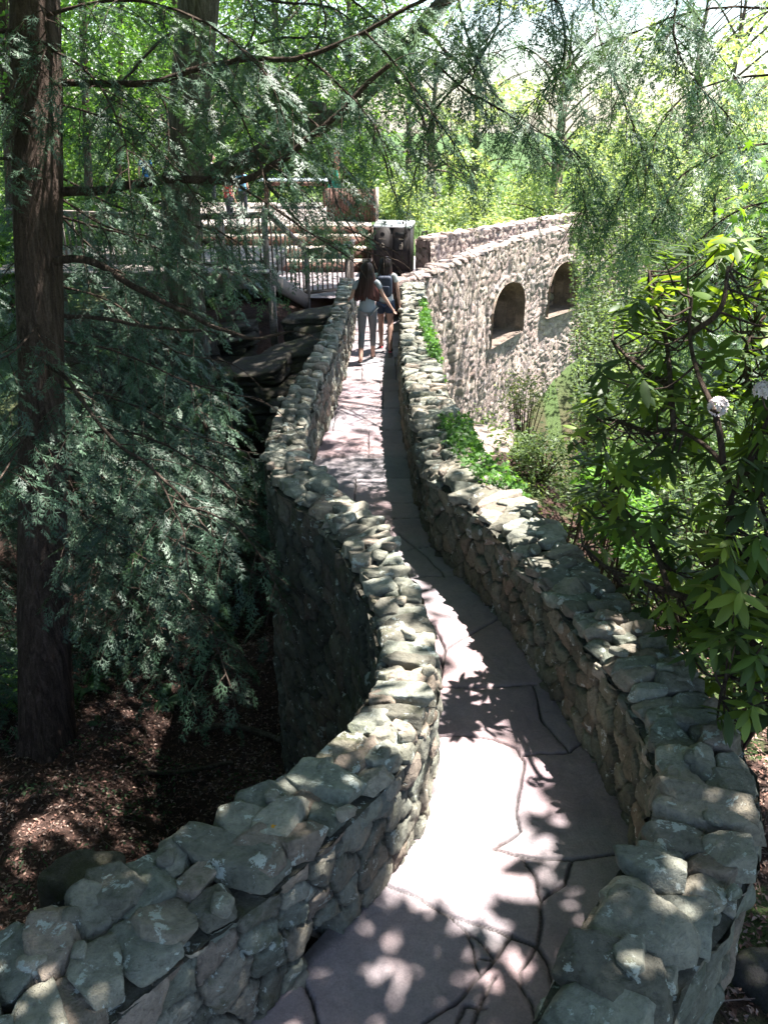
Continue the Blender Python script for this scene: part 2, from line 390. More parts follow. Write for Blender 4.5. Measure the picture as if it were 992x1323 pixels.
# ------------------------------------------------------------------ plans of the two path walls: (inner x, inner y, outer x, outer y)
LEFT = np.array([(-2.6, .9, -2.75, 1.45), (-1.8, 1.38, -2.05, 1.95), (-1.2, 1.86, -1.5, 2.36), (-.8, 2.33, -1.08, 2.72), (-.46, 2.68, -.73, 2.98), (-.17, 3.05, -.45, 3.25), (.08, 3.42, -.2, 3.56),
    (.23, 3.8, -.06, 3.88), (.28, 4.2, -.01, 4.2), (.265, 4.6, -.03, 4.58), (.21, 5.0, -.09, 4.98), (.13, 5.43, -.19, 5.36), (.0, 5.95, -.3, 5.75), (-.17, 6.42, -.45, 6.15),
    (-.43, 6.87, -.73, 6.6), (-.68, 7.35, -1.0, 7.15), (-.83, 8.1, -1.15, 8.05), (-.86, 9.2, -1.13, 9.2), (-.8, 10.2, -1.06, 10.2), (-.71, 11.5, -.95, 11.5), (-.63, 13.5, -.87, 13.5),
    (-.6, 15.2, -.84, 15.2), (-.6, 17.2, -.85, 17.2)])
RIGHT = np.array([(-.05, .9, .38, .7), (.28, 1.5, .66, 1.35), (.55, 1.96, .9, 1.84), (.82, 2.38, 1.14, 2.22), (1.05, 2.68, 1.42, 2.52), (1.26, 2.96, 1.64, 2.84), (1.38, 3.27, 1.78, 3.18), (1.42, 3.62, 1.83, 3.62),
    (1.39, 4.0, 1.79, 4.06), (1.3, 4.4, 1.69, 4.54), (1.2, 4.9, 1.56, 5.05), (1.08, 5.43, 1.44, 5.62), (.91, 6.05, 1.28, 6.3), (.68, 6.65, 1.06, 6.98), (.48, 7.2, .88, 7.5),
    (.4, 7.85, .82, 8.1), (.35, 8.8, .78, 8.9), (.31, 9.6, .73, 9.7), (.28, 10.5, .7, 10.6), (.27, 12, .64, 12), (.3, 13.3, .62, 13.4), (.34, 14.6, .66, 14.6), (.38, 16.7, .76, 16.6)])
LD, Ls = resample(LEFT, ds=.015); RD, Rs = resample(RIGHT, ds=.015)

WALL_H = .70
def build_wall(D, s, side, name, label, seed, zlow, hole=None, nearY=5.5):
    root = thing(name, label, 'stone wall', (D[len(D) // 3, 0], D[len(D) // 3, 1], 0))
    inner, outer = D[:, :2], D[:, 2:]
    g = Geo()
    ni, no = normals2(inner, side), normals2(outer, -side)
    zi = np.arange(-.06, WALL_H + .001, .015)
    stone_face(g, inner, None, s, zi, ni, .25, .17, .07, seed, hole=hole, flip=side < 0, pal=TONES * (1. if side > 0 else np.array([.66, .68, .60])), mortar=(.085, .08, .065) if side > 0 else (.045, .045, .033))  # right wall: shade on its inner face put into darker stone and mortar
    k = slice(None, None, 2); Po = outer[k]; zo = np.arange(zlow, WALL_H + .001, .03)
    so = np.concatenate([[0], np.cumsum(np.linalg.norm(np.diff(Po, axis=0), axis=1))])
    stone_face(g, Po, None, so, zo, no[k], .28, .2, .07, seed + 5, flip=side > 0, pal=TONES * (.5 if side > 0 else .85), mortar=(.03, .03, .022))  # left wall: outer stones darkened, its shade put into the palette
    # mortar bed on top
    nn = len(D[::4]); a, b = inner[::4] + ni[::4] * .042, outer[::4] + no[::4] * .042
    t = np.linspace(0, 1, 9)[None, :, None]; T = a[:, None] * (1 - t) + b[:, None] * t
    z = WALL_H - .015 + (fbm2(T[..., 0] * 14, T[..., 1] * 14, seed) - .5) * .04
    g.add(np.dstack([T, z]).reshape(-1, 3), grid_faces(nn, 9), (.09, .086, .07))
    g.build('facing', M_WALL, root, smooth=True)
    # coping: loose laid stones, one to three across
    rs = np.random.RandomState(seed); c = Geo(); L = s[-1]; pos = 0.0; row = 0
    while pos < L - .1:
        i = int(pos / L * (len(D) - 1)); P = D[i]; w = np.linalg.norm(P[2:] - P[:2]); Y = (P[1] + P[3]) / 2
        step = rs.uniform(.11, .22) if Y > 3.4 else rs.uniform(.15, .28)
        if Y > 9: step = rs.uniform(.13, .24)
        j = min(len(D) - 1, int((pos + step / 2) / L * (len(D) - 1))); P = D[j]; a, b = P[:2], P[2:]
        d = unit(b - a); ang = math.atan2(d[1], d[0]); T = np.array([d[1], -d[0]]); a = a - d * .025; b = b + d * .01; w = w + .035
        nacr = rs.choice([1, 2, 2, 3]) if w > .3 else rs.choice([1, 2, 2])
        if Y < 3.4: nacr = rs.choice([1, 2, 2, 3])
        cuts = np.sort(np.concatenate([[0, 1], (np.arange(1, nacr) + rs.uniform(-.22, .22, nacr - 1)) / nacr]))
        for q in range(nacr):
            f0, f1 = cuts[q], cuts[q + 1]; ww = (f1 - f0) * w + rs.uniform(.0, .05); f = (f0 + f1) / 2
            ctr = a + (b - a) * f + T * rs.uniform(-.035, .035)
            th = rs.uniform(.065, .12) * (1.15 if Y < 3.2 else 1)
            zz = WALL_H + th * .30 + rs.uniform(-.012, .045)
            sub = 4 if Y < 3.6 else (3 if Y < 8 else 2)
            col = tones(rs.rand(), rs.rand()) * rs.uniform(.8, 1.2)
            ln = step * rs.uniform(.98, 1.25)
            rock(c, (ctr[0], ctr[1], zz), (ww * 1.0, ln * .94, th), rotz(ang + rs.normal(0, .16)) @ tilt(rs.normal(0, .11), rs.normal(0, .11)), rs.randint(1 << 30), sub, col, p=rs.uniform(50, 110), chip=.045)
            if rs.rand() < .18:      # chinking stone
                cc2 = ctr + np.array([rs.uniform(-.1, .1), rs.uniform(-.1, .1)])
                rock(c, (cc2[0], cc2[1], zz + .05), (rs.uniform(.07, .13), rs.uniform(.06, .11), rs.uniform(.04, .07)), rotz(rs.uniform(0, 3)) @ tilt(.2, .1), rs.randint(1 << 30), 2, tones(rs.rand(), rs.rand()))
        # ragged shoulder stones just under the coping, slightly proud of the face
        for sd, nn_ in ((0, ni), (1, no)):
            if rs.rand() < .55 and Y < 9:
                ctr = (a if sd == 0 else b) + T * rs.uniform(-.1, .1) - nn_[j] * .035
                rock(c, (ctr[0], ctr[1], WALL_H - rs.uniform(.02, .09)), (.13, rs.uniform(.12, .24), rs.uniform(.06, .11)), rotz(ang + rs.normal(0, .12)) @ tilt(rs.normal(0, .1), rs.normal(0, .12)), rs.randint(1 << 30), 3 if Y < 7 else 2, tones(rs.rand(), rs.rand()), p=40)
        pos += step
    c.build('coping', M_COPE, root, smooth=False)
    return root
DRAIN = at_z(432, 1218, .12)[:2]
iD = int(np.argmin(((LD[:, :2] - DRAIN) ** 2).sum(1)))
def drain(S, Z):
    ds = (S - Ls[iD]) / .14; dz = (Z - .06) / .15
    return -.34 * sstep(1.25, .8, np.sqrt(ds ** 2 + dz ** 2))
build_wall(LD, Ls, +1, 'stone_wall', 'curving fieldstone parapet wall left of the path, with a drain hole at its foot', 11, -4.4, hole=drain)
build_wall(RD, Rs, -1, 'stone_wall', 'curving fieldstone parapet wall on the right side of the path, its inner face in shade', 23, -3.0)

# ------------------------------------------------------------------ the flagstone path between them
def curve_x(D, Y, cols):
    o = np.argsort(D[:, cols[1]]); return np.interp(Y, D[o, cols[1]], D[o, cols[0]])
CR_PX = [[(500, 1143), (540, 1162), (580, 1182), (640, 1203), (692, 1221)], [(580, 1182), (604, 1205), (612, 1240), (622, 1262), (600, 1285), (585, 1300), (545, 1323)],
    [(622, 1262), (640, 1240), (660, 1208)], [(604, 1205), (617, 1213), (640, 1240), (618, 1238)], [(692, 1221), (672, 1252), (674, 1275), (690, 1300), (694, 1330)],
    [(692, 1221), (707, 1245), (713, 1268), (712, 1290)], [(692, 1221), (698, 1190), (700, 1165), (690, 1128), (672, 1105), (640, 1097)],
    [(637, 1097), (650, 1088), (672, 1073), (668, 1050), (672, 1010), (676, 982), (668, 966)], [(672, 1105), (700, 1112), (740, 1110), (815, 1100)],
    [(676, 975), (735, 971)], [(735, 971), (760, 955), (780, 950), (765, 930), (772, 905)], [(700, 1165), (728, 1140), (740, 1112)],
    [(560, 952), (600, 950), (640, 955), (668, 966)], [(640, 1262), (622, 1295), (605, 1335)], [(385, 1262), (402, 1290), (412, 1330)], [(590, 1323), (600, 1300), (625, 1303)],
    [(555, 885), (600, 888), (680, 885), (740, 885)], [(560, 806), (575, 838), (568, 880)], [(575, 838), (640, 800), (690, 770)], [(540, 745), (600, 742), (655, 737)],
    [(528, 710), (570, 700), (615, 690)], [(515, 690), (555, 720), (575, 744)], [(735, 971), (700, 930), (690, 885)], [(508, 671), (560, 668), (572, 664)]]
CR = []
for pl in CR_PX:
    q = np.array([at_z(x, y, 0)[:2] for x, y in pl])
    for k in range(len(q) - 1): CR.append((q[k], q[k + 1]))
rs = np.random.RandomState(5)
rowY = [at_z(480, 650, 0)[1]]
for y in (617, 590, 556, 528, 505, 490, 473, 462, 448, 437, 428, 418): rowY.append(at_z(480, y, 0)[1])
while rowY[-1] < 17.5: rowY.append(rowY[-1] + rs.uniform(.5, .8))
ROWS = rowY
def crack_dist(X, Y):
    X0 = X + (fbm2(X * 7, Y * 7, 3, 3) - .5) * .032; Y0 = Y + (fbm2(X * 7 + 30, Y * 7, 4, 3) - .5) * .032
    d = np.full(X.shape, 9.)
    for a, b in CR:
        ab = b - a; L2 = (ab ** 2).sum() + 1e-9
        t = np.clip(((X0 - a[0]) * ab[0] + (Y0 - a[1]) * ab[1]) / L2, 0, 1)
        d = np.minimum(d, np.hypot(X0 - a[0] - t * ab[0], Y0 - a[1] - t * ab[1]))
    r = np.searchsorted(ROWS, Y0); far = Y0 > ROWS[0] - .02
    for k, yr in enumerate(ROWS):
        d = np.where(far, np.minimum(d, np.abs(Y0 - yr - .04 * math.sin(k * 2.1) * X0)), d)
    jx = -.75 + h01(r, 1, 5) * 1.1; d = np.where(far, np.minimum(d, np.abs(X0 - jx)), d)
    jx2 = jx + .55; d = np.where(far & (h01(r, 2, 5) > .5), np.minimum(d, np.abs(X0 - jx2)), d)
    return d, r + (X0 > jx) * .37 + (X0 > jx2) * .11
ys = np.concatenate([np.arange(.9, 5.0, .0075), np.arange(5.0, 6.6, .012), np.arange(6.6, 17.2, .02)]); m = 190
xl, xr = curve_x(LD, ys, (0, 1)) - .06, curve_x(RD, ys, (0, 1)) + .06
t = np.linspace(0, 1, m)[None]; X = xl[:, None] * (1 - t) + xr[:, None] * t; Y = np.repeat(ys[:, None], m, 1)
d, cell = crack_dist(X, Y)
wd = .0045 + .007 * vnoise2(X * 3, Y * 3, 9) ** 2
cr = 1 - sstep(wd * .5, wd * 1.2, d); lip = 1 - sstep(0, .06, d)
Zp = -.022 * cr - .006 * lip + (fbm2(X * 1.3, Y * 1.3, 21, 3) - .5) * .03 + (fbm2(X * 18, Y * 18, 22, 3) - .5) * .006
pc = np.array([.22, .195, .205])[None, None] * (1 + .18 * (fbm2(X * 1.1, Y * 1.1, 31, 3) - .5)[..., None])
crk = d < .013; lab = np.arange(crk.size).reshape(crk.shape).astype(float); lab[crk] = 9e9
for _ in range(14):             # every slab gets one number: sweep the smallest index through it, stopping at the joints
    for ax in (0, 1):
        L_ = lab if ax == 0 else lab.T; K_ = crk if ax == 0 else crk.T
        for rng in (range(1, len(L_)), range(len(L_) - 2, -1, -1)):
            st_ = -1 if rng.step == 1 else 1
            for i_ in rng: L_[i_] = np.where(K_[i_], 9e9, np.minimum(L_[i_], L_[i_ + st_]))
hs1, hs2 = h01(lab, 3), h01(lab, 4); hs1[crk] = .5; hs2[crk] = .5
pc = pc * (.84 + .30 * hs1[..., None]) * (1 + (hs2[..., None] - .5) * np.array([.06, -.03, -.03]))
Zp = Zp + (hs2 - .5) * .012
rose = sstep(.42, .62, fbm2(X * .9 + 5, Y * .9, 33, 3))[..., None]; pc = pc * (1 - rose) + pc * np.array([1.08, .95, .94]) * rose
dirt = np.clip((1 - sstep(0, .09, np.minimum(X - xl[:, None] - .05, xr[:, None] - .05 - X) + .05 * fbm2(X * 9, Y * 9, 8))), 0, 1)[..., None]
pc = pc * (1 - .55 * dirt) + np.array([.075, .062, .05]) * .55 * dirt
pc = pc * (1 - .88 * cr[..., None]) + np.array([.022, .019, .016]) * .88 * cr[..., None]
g = Geo(); g.add(np.dstack([X, Y, Zp]).reshape(-1, 3), grid_faces(len(ys), m), pc.reshape(-1, 3))
kind(g.build('path', M_FLAG, smooth=True), 'structure')

# near landing below the lookout and the plaza by the bins (coarser sheets of the same flagging)
def flag_sheet(name, x0, x1, y0, y1, st, z, keepf=None):
    xs, yy = np.arange(x0, x1 + st / 2, st), np.arange(y0, y1 + st / 2, st); Xg, Yg = np.meshgrid(xs, yy, indexing='ij')
    bd, r1, r2, du, dv, r3, r4 = voro(Xg / .75, Yg / .6, 70, .7)
    c2 = 1 - sstep(.012, .04, bd); zz = z - .02 * c2 + (fbm2(Xg, Yg, 3) - .5) * .02
    cc = np.array([.24, .205, .215]) * (.85 + .35 * r1)[..., None]; cc = cc * (1 - .8 * c2[..., None])
    kf = None
    if keepf is not None: kf = keepf((Xg[:-1, :-1] + Xg[1:, 1:]) / 2, (Yg[:-1, :-1] + Yg[1:, 1:]) / 2)
    gg = Geo(); gg.add(np.dstack([Xg, Yg, zz]).reshape(-1, 3), grid_faces(len(xs), len(yy), kf), cc.reshape(-1, 3))
    return kind(gg.build(name, M_FLAG, smooth=True), 'structure')
flag_sheet('path', -3.0, 1.2, -4.0, .9, .03, -.004)

# ------------------------------------------------------------------ second bridge, seen side-on, with arched niches
NEARP = np.array([(.40, 16.75), (.62, 17.15), (.96, 17.8), (1.9, 19.75), (3.03, 22.1), (4.2, 24.05), (5.6, 25.9), (7.4, 27.6), (9.5, 29.0)])
FARP = np.array([(1.15, 22.3), (2.3, 23.7), (3.7, 25.3), (5.7, 27.6), (7.5, 29.3), (9.3, 30.8)])
ND, Ns = resample(NEARP, ds=.03); nN = normals2(ND, +1)
pxN, pyN, _ = project(np.column_stack([ND, np.full(len(ND), -.9)]))
def s_at(px): return float(np.interp(px, pxN, Ns))
NICHES = [(s_at(632), s_at(674), -1.66, -.20), (s_at(706), s_at(744), -1.62, -.16)]
def arch_in(S, Z, n, grow=0.):
    s0, s1, zb, zt = n; w = (s1 - s0) / 2 + grow; c = (s0 + s1) / 2; hs = (zt - zb) * .48
    zs = zt - hs; q = np.abs(S - c) / w
    return (q < 1) & (Z > zb - grow) & (Z < zs + (hs + grow) * np.sqrt(np.clip(1 - q ** 2.2, 0, 1)) + 0.)
TALLPAL = np.array([(.36, .30, .28), (.42, .36, .33), (.30, .26, .24), (.44, .39, .35), (.33, .29, .285), (.37, .30, .285)]) * 1.2
root = thing('stone_bridge', 'tall pinkish rubble stone bridge beyond the path, with two arched niches in its sunlit side', 'bridge', (3.0, 22.1, -5))
g = Geo(); zN = np.arange(-6.6, .75, .03); Sg, Zg = np.meshgrid(Ns, zN, indexing='ij')
mS, mZ = (Sg[:-1, :-1] + Sg[1:, 1:]) / 2, (Zg[:-1, :-1] + Zg[1:, 1:]) / 2
hole_m = np.zeros(mS.shape, bool)
for n in NICHES: hole_m |= arch_in(mS, mZ, n)
def rough(S, Z):
    big = (fbm2(S * .9, Z * .5, 401, 3) - .5) * .3 * sstep(.2, -1.0, Z)
    drip = (fbm2(S * 5, Z * .9, 402, 3) - .5) * .16 * sstep(-.3, -1.4, Z) * sstep(6.0, 4.0, S)
    ring = 0
    for n in NICHES: ring = ring + .06 * (arch_in(S, Z, n, .2) & (Z > n[2]))
    return big + drip + ring
stone_face(g, ND, None, Ns, zN, nN, .27, .19, .045, 301, keep=~hole_m, pal=TALLPAL, hole=rough, joint=.085, mortar=(.30, .26, .235), warp=.9)
g.build('rubble_side', M_TALL, root, smooth=True)
for n in NICHES:
    s0, s1, zb, zt = n; gi = Geo()
    def PN(s): return np.array([np.interp(s, Ns, ND[:, 0]), np.interp(s, Ns, ND[:, 1])]), unit(np.array([np.interp(s, Ns, nN[:, 0]), np.interp(s, Ns, nN[:, 1])]))
    # back wall of the niche
    ss = np.arange(s0 - .25, s1 + .9, .03); PB = np.array([PN(q)[0] - PN(q)[1] * .8 for q in ss]); NB = np.array([PN(q)[1] for q in ss])
    stone_face(gi, PB, None, ss, np.arange(zb - .1, zt + .25, .03), NB, .32, .24, .07, 333, pal=np.array([(.38, .25, .21), (.32, .30, .22), (.42, .33, .28), (.3, .24, .2)]) * 1.15, joint=.14)
    # reveal around the arch
    c, w, hs = (s0 + s1) / 2, (s1 - s0) / 2, (zt - zb) * .48; prof = [(s0, zb)] + [(s0, zb + (zt - hs - zb) * k) for k in np.linspace(.1, 1, 10)]
    for th in np.linspace(math.pi, 0, 26)[1:-1]:
        x = math.cos(th); prof.append((c + w * x, zt - hs + hs * (1 - abs(x) ** 2.2) ** .5))
    prof += [(s1, zb + (zt - hs - zb) * k) for k in np.linspace(1, .1, 10)] + [(s1, zb), (s0, zb)]
    V = []; C = []
    for k, (a, b) in enumerate(prof):
        for e, dd in enumerate(np.linspace(.07, -.85, 18)):
            p, nn = PN(a); q = p + nn * (dd + (.03 if e == 0 else 0)); r_ = .05 * (h01(k // 4, e // 5, 7) - .5) + .02 * (h01(k, e, 9) - .5)
            V.append((q[0], q[1], b + r_)); C.append(tuple(np.array([.3, .25, .215]) * (.7 + .6 * h01(k // 4, e // 5, 8))))
    gi.add(V, grid_faces(len(prof), 18), np.array(C)); gi.build('niche', M_TALL, root, smooth=False)
# parapet tops, inner faces, far parapet
def strip(g, A, B, zA, zB, col, k=6):
    t = np.linspace(0, 1, k)[None, :, None]; T = A[:, None] * (1 - t) + B[:, None] * t; tz = zA * (1 - t[..., 0]) + zB * t[..., 0]
    g.add(np.dstack([T, np.broadcast_to(tz, T.shape[:2]) + (fbm2(T[..., 0] * 5, T[..., 1] * 5, 5) - .5) * .04]).reshape(-1, 3), grid_faces(len(A), k), col)
g = Geo(); IN = ND - nN * .42
stone_face(g, IN, None, Ns, np.arange(-.3, .75, .04), -nN, .22, .15, .04, 310, mortar=(.25, .215, .19), pal=TALLPAL, flip=True)
strip(g, ND, IN, .72, .72, (.36, .32, .29)); g.build('parapet', M_TALL, root, smooth=True)
FD, Fs = resample(FARP, ds=.03); nF = normals2(FD, +1)
g = Geo(); OUT = FD - nF * .42
stone_face(g, FD, None, Fs, np.arange(-.3, .86, .035), nF, .22, .15, .045, 320, pal=TALLPAL, mortar=(.25, .215, .19)); stone_face(g, OUT, None, Fs, np.arange(-5., .86, .08), -nF, .3, .2, .05, 321, pal=TALLPAL, flip=True)
strip(g, FD, OUT, .83, .83, (.36, .32, .29))
e0 = np.linspace(0, 1, 16)[:, None] * (OUT[0] - FD[0])[None] + FD[0][None]; dE = unit(FD[0] - FD[3])
stone_face(g, e0, None, np.linspace(0, .42, 16), np.arange(-.3, .84, .035), np.repeat(dE[None], 16, 0), .3, .2, .04, 322, pal=TALLPAL * .7)
g.build('parapet', M_TALL, root, smooth=True)
rs = np.random.RandomState(77)
for D_, s_, n_, zt_ in ((ND, Ns, nN, .72), (FD, Fs, nF, .83)):
    pos = 0.; c = Geo()
    while pos < s_[-1]:
        st = rs.uniform(.2, .4); i = min(len(D_) - 1, int((pos + st / 2) / s_[-1] * len(D_))); nn = n_[i]; ang = math.atan2(nn[1], nn[0])
        for q in ((.1, .22), (.32, .24)):
            ctr = D_[i] - nn * (q[0] + rs.uniform(-.03, .03)); th = rs.uniform(.07, .13)
            rock(c, (ctr[0], ctr[1], zt_ + th * .3), (q[1] * 1.15, st * 1.1, th), rotz(ang + rs.normal(0, .15)) @ tilt(rs.normal(0, .09), rs.normal(0, .09)), rs.randint(1 << 30), 2, tones(rs.rand(), rs.rand(), TALLPAL))
        pos += st
    c.build('coping', M_TALL, root, smooth=True)
# walkway on it, and the plaza by the bins
g = Geo(); A = ND[::6] - nN[::6] * .4; k = np.linspace(0, len(FD) - 1, len(A)).astype(int); B = FD[k]; B = np.where((A[:, 1:2] < 20), A + np.array([[.5, 4.5]]), B)
plz = np.array([(-6.8, 20.4), (-1.75, 20.4), (-1.75, 19.25), (-.84, 19.25), (-.84, 17.2), (.4, 17.2), (.4, 16.9), (.62, 17.3), (.62, 17.5), (.9, 18.2), (1.6, 19.8), (2.65, 22.2), (3.9, 24.3), (5.3, 26.2), (7.1, 28.0), (9.3, 29.5), (9.2, 30.7), (7.4, 29.2), (5.6, 27.5), (3.6, 25.2), (2.2, 23.6), (1.05, 22.2), (.9, 25.5), (-6.8, 25.5)])
flag_sheet('plaza', -6.8, 9.4, 17.2, 31, .05, -.002, lambda a, b: in_poly(a, b, [tuple(q) for q in plz]))

# ------------------------------------------------------------------ terrain: one sheet
GP = np.array([(-2.4, 2.3, -1.0), (-1.6, 3.0, -1.15), (-1.0, 3.7, -1.5), (-.5, 4.5, -2.2), (-.6, 5.5, -2.8), (-1.2, 6.5, -3.0), (-1.6, 8, -3.2), (-3.67, 7.2, -2.45), (-6, 5, -1.7), (-4, 4, -1.6), (-3, 5.4, -2.1),
    (-5, 10, -2.7), (-3, 11, -3.0), (-1.6, 11, -3.4), (-8, 12, -2.0), (-2, 14.0, -3.0), (-4, 14.5, -2.6), (-4, 16.6, -.9), (-2, 17.3, -.9), (-1.2, 16, -1.6), (-6, 19, -.5), (-3, 20, -.3), (-10, 20, 0), (0, 20, -.2), (0, 25, -.2), (-9, 16, -1.4),
    (-5, 26, .3), (-3, 30, .85), (-9, 30, .85), (-3, 40, 1.2), (-15, 30, .8), (-2, 1, -.6), (-4, 1, -.8), (-7, 0, -.6),
    (1.2, 1.2, -.15), (1.5, 2.0, -.3), (2.0, 3.0, -.45), (2.3, 4.5, -.8), (2.2, 6, -1.1), (2.0, 8, -1.35), (1.7, 10, -1.3), (1.6, 12.6, -1.1), (1.5, 15, -1.7), (2.3, 18, -3.4), (3.2, 19.5, -4.6), (4.2, 21.5, -5.4), (4, 16, -4.0), (4, 13, -3.0),
    (5, 9, -2.0), (3.5, 6.5, -1.2), (6, 5, -.9), (9, 8, -1.6), (9, 15, -3.4), (8, 22, -5), (13, 25, -4), (15, 14, -2.5), (22, 30, 0), (20, 5, 0), (.7, 4, -.6), (.3, 7, -1), (0, 10, -1.3), (0, 13, -1.4), (.0, 16, -.8), (0, 0, -.3), (0, -4, -.3), (1, 27, -2.5), (5, 33, -4),
    (-30, 0, .5), (-30, 40, 3), (0, 60, 0), (30, 60, 0), (40, 10, 1), (0, -30, 0), (-40, 90, 3), (60, 90, 0), (0, 200, -1), (200, 100, -2), (-200, 100, 3), (0, -200, 0), (300, 300, -2), (-300, 300, 0)])
def ground_z(x, y):
    x = np.asarray(x, float); y = np.asarray(y, float); sw = 0; sz = 0
    for a, b, c in GP:
        w = 1. / ((x - a) ** 2 + (y - b) ** 2 + .12) ** 1.9; sw = sw + w; sz = sz + w * c
    z = sz / sw
    z = z + (fbm2(x * .8, y * .8, 51, 3) - .5) * .22
    cor = sstep(-1.2, -.2, x + 0 * y) * sstep(1.9, 1.2, x) * sstep(18, 17, y)
    return z
def axis(lo, hi, st, far):
    a = np.arange(lo, hi, st); o = [hi]; q = st
    while o[-1] < far: q *= 1.35; o.append(o[-1] + q)
    l = [lo]; q = st
    while l[-1] > -far: q *= 1.35; l.append(l[-1] - q)
    return np.concatenate([l[:0:-1], a, o])
gx, gy = axis(-9, 8, .05, 220), axis(.5, 14, .05, 220)
GX, GY = np.meshgrid(gx, gy, indexing='ij'); GZ = ground_z(GX, GY)
fine = (fbm2(GX * 5, GY * 5, 52, 4) - .5) * .10 + (np.abs(fbm2(GX * 14, GY * 14, 53, 3) - .5)) * .06
GZ = GZ + fine * ((np.abs(GX) < 12) & (GY > 0) & (GY < 20))
inside = (GY < 31) & (GX > curve_x(LD, GY, (2, 3)) - .0) & (GX < curve_x(RD, GY, (2, 3)) + .0) & (GY < 17.2)
GZ = np.where(inside | ((GY <= 1.2) & (GX > -3.2) & (GX < 1.4)), np.minimum(GZ, -.35), GZ)
GZ = np.where(in_poly(GX, GY, [(-7, 19.5), (-1.8, 19), (-1, 17), (1, 17), (3, 21.5), (9.6, 29), (9.6, 31), (6, 28), (1.2, 26), (-7, 26)]), np.minimum(GZ, -.3), GZ)
GREEN = np.maximum(np.maximum(sstep(23, 28, GY + 3 * fbm2(GX * .5, GY * .5, 70)), sstep(6.5, 9.5, np.abs(GX) + 2 * fbm2(GX, GY, 71))), np.where(GX > 1.6, sstep(.5, .6, fbm2(GX * 1.4, GY * 1.4, 72)) * .8, 0)) 
g = Geo(); g.add(np.dstack([GX, GY, GZ]).reshape(-1, 3), grid_faces(len(gx), len(gy)), np.stack([GREEN, GREEN * 0, GREEN * 0], -1).reshape(-1, 3))
kind(g.build('ground', M_GROUND, smooth=True), 'structure')
# ------------------------------------------------------------------ where real sunlight reaches the ground plane (photo pixels turned to plan positions)
def plan_poly(px, z=0.): return [tuple(at_z(x, y, z)[:2]) for x, y in px]
LIT_FULL = [plan_poly(p) for p in (
    [(558, 795), (600, 775), (632, 800), (650, 850), (655, 905), (640, 960), (600, 985), (556, 985)],
    [(530, 1000), (640, 985), (735, 965), (735, 995), (700, 1030), (672, 1060), (672, 1120), (650, 1165), (600, 1180), (560, 1165), (490, 1150), (510, 1110), (545, 1060)],
    [(400, 600), (430, 500), (450, 420), (460, 350), (560, 345), (560, 480), (550, 560), (545, 655), (510, 660), (440, 625)])] + [
    plan_poly(p, .75) for p in (
    [(425, 635), (460, 640), (530, 720), (560, 800), (560, 960), (500, 985), (430, 960), (480, 880), (480, 760)],
    [(548, 480), (600, 640), (740, 760), (790, 760), (700, 620), (600, 520), (575, 380), (540, 370)])]
LIT_FULL.append([(.9, 5.2), (2.0, 4.2), (2.6, 7), (2.4, 12), (.8, 12)])
LIT_FULL.append([(.9, 12.0), (3.2, 10.5), (16, 9), (16, 34), (-1, 34), (-1, 19.5), (.6, 16)])
def grown(poly, d):
    q = np.array(poly); c = q.mean(0); v = q - c; return [tuple(w) for w in c + v * (1 + d / np.maximum(np.linalg.norm(v, axis=1, keepdims=True), .2))]
LIT_FULL[0] = grown(LIT_FULL[0], .10); LIT_FULL[1] = grown(LIT_FULL[1], .16)
LIT_FULL.append([(2.0, 5.4), (8, 4.5), (9, 15), (1.5, 15), (1.5, 8)])
LIT_Z = (0, 0, 0, .75, .75, .6, .2, 4.3)
LIT_P = (.0, .0, .05, .03, .03, .02, .04, .12)
def lit_prob(P):
    """share of canopy leaves kept, by where their shadow would fall"""
    x, y = shadow_at(P, .3); p = np.full(x.shape, 1.0); n = fbm2(x * .8, y * .8, 601, 3)
    p = np.where(n > np.where((x > -1.9) & (x < 2.3), .69, .60), .12, p)      # stray flecks
    p = np.where((x > 2.0) & (y > 4.2), .05, p); p = np.where((x < -1.5) & (y > 15.5) & (y < 21), np.where(n > .58, .1, .9), p)
    p = np.where((x < -1.3) & (y > 7) & (y < 15.5), np.where(n > .50, .04, .6), p)
    p = np.where((y > 21), np.where(n > .5, .05, .6), p)
    p = np.where((x > -6) & (x < -1.1) & (y > 12.5) & (y < 16.8), 1., p)
    for k, poly in enumerate(LIT_FULL):
        a, b = shadow_at(P, LIT_Z[k]); p = np.where(in_poly(a, b, poly), np.minimum(p, LIT_P[k]), p)
    return p
def shadow_at(P, z=.4):
    t = (P[..., 2] - z) / SUN_DIR[2]; return P[..., 0] - t * SUN_DIR[0], P[..., 1] - t * SUN_DIR[1]

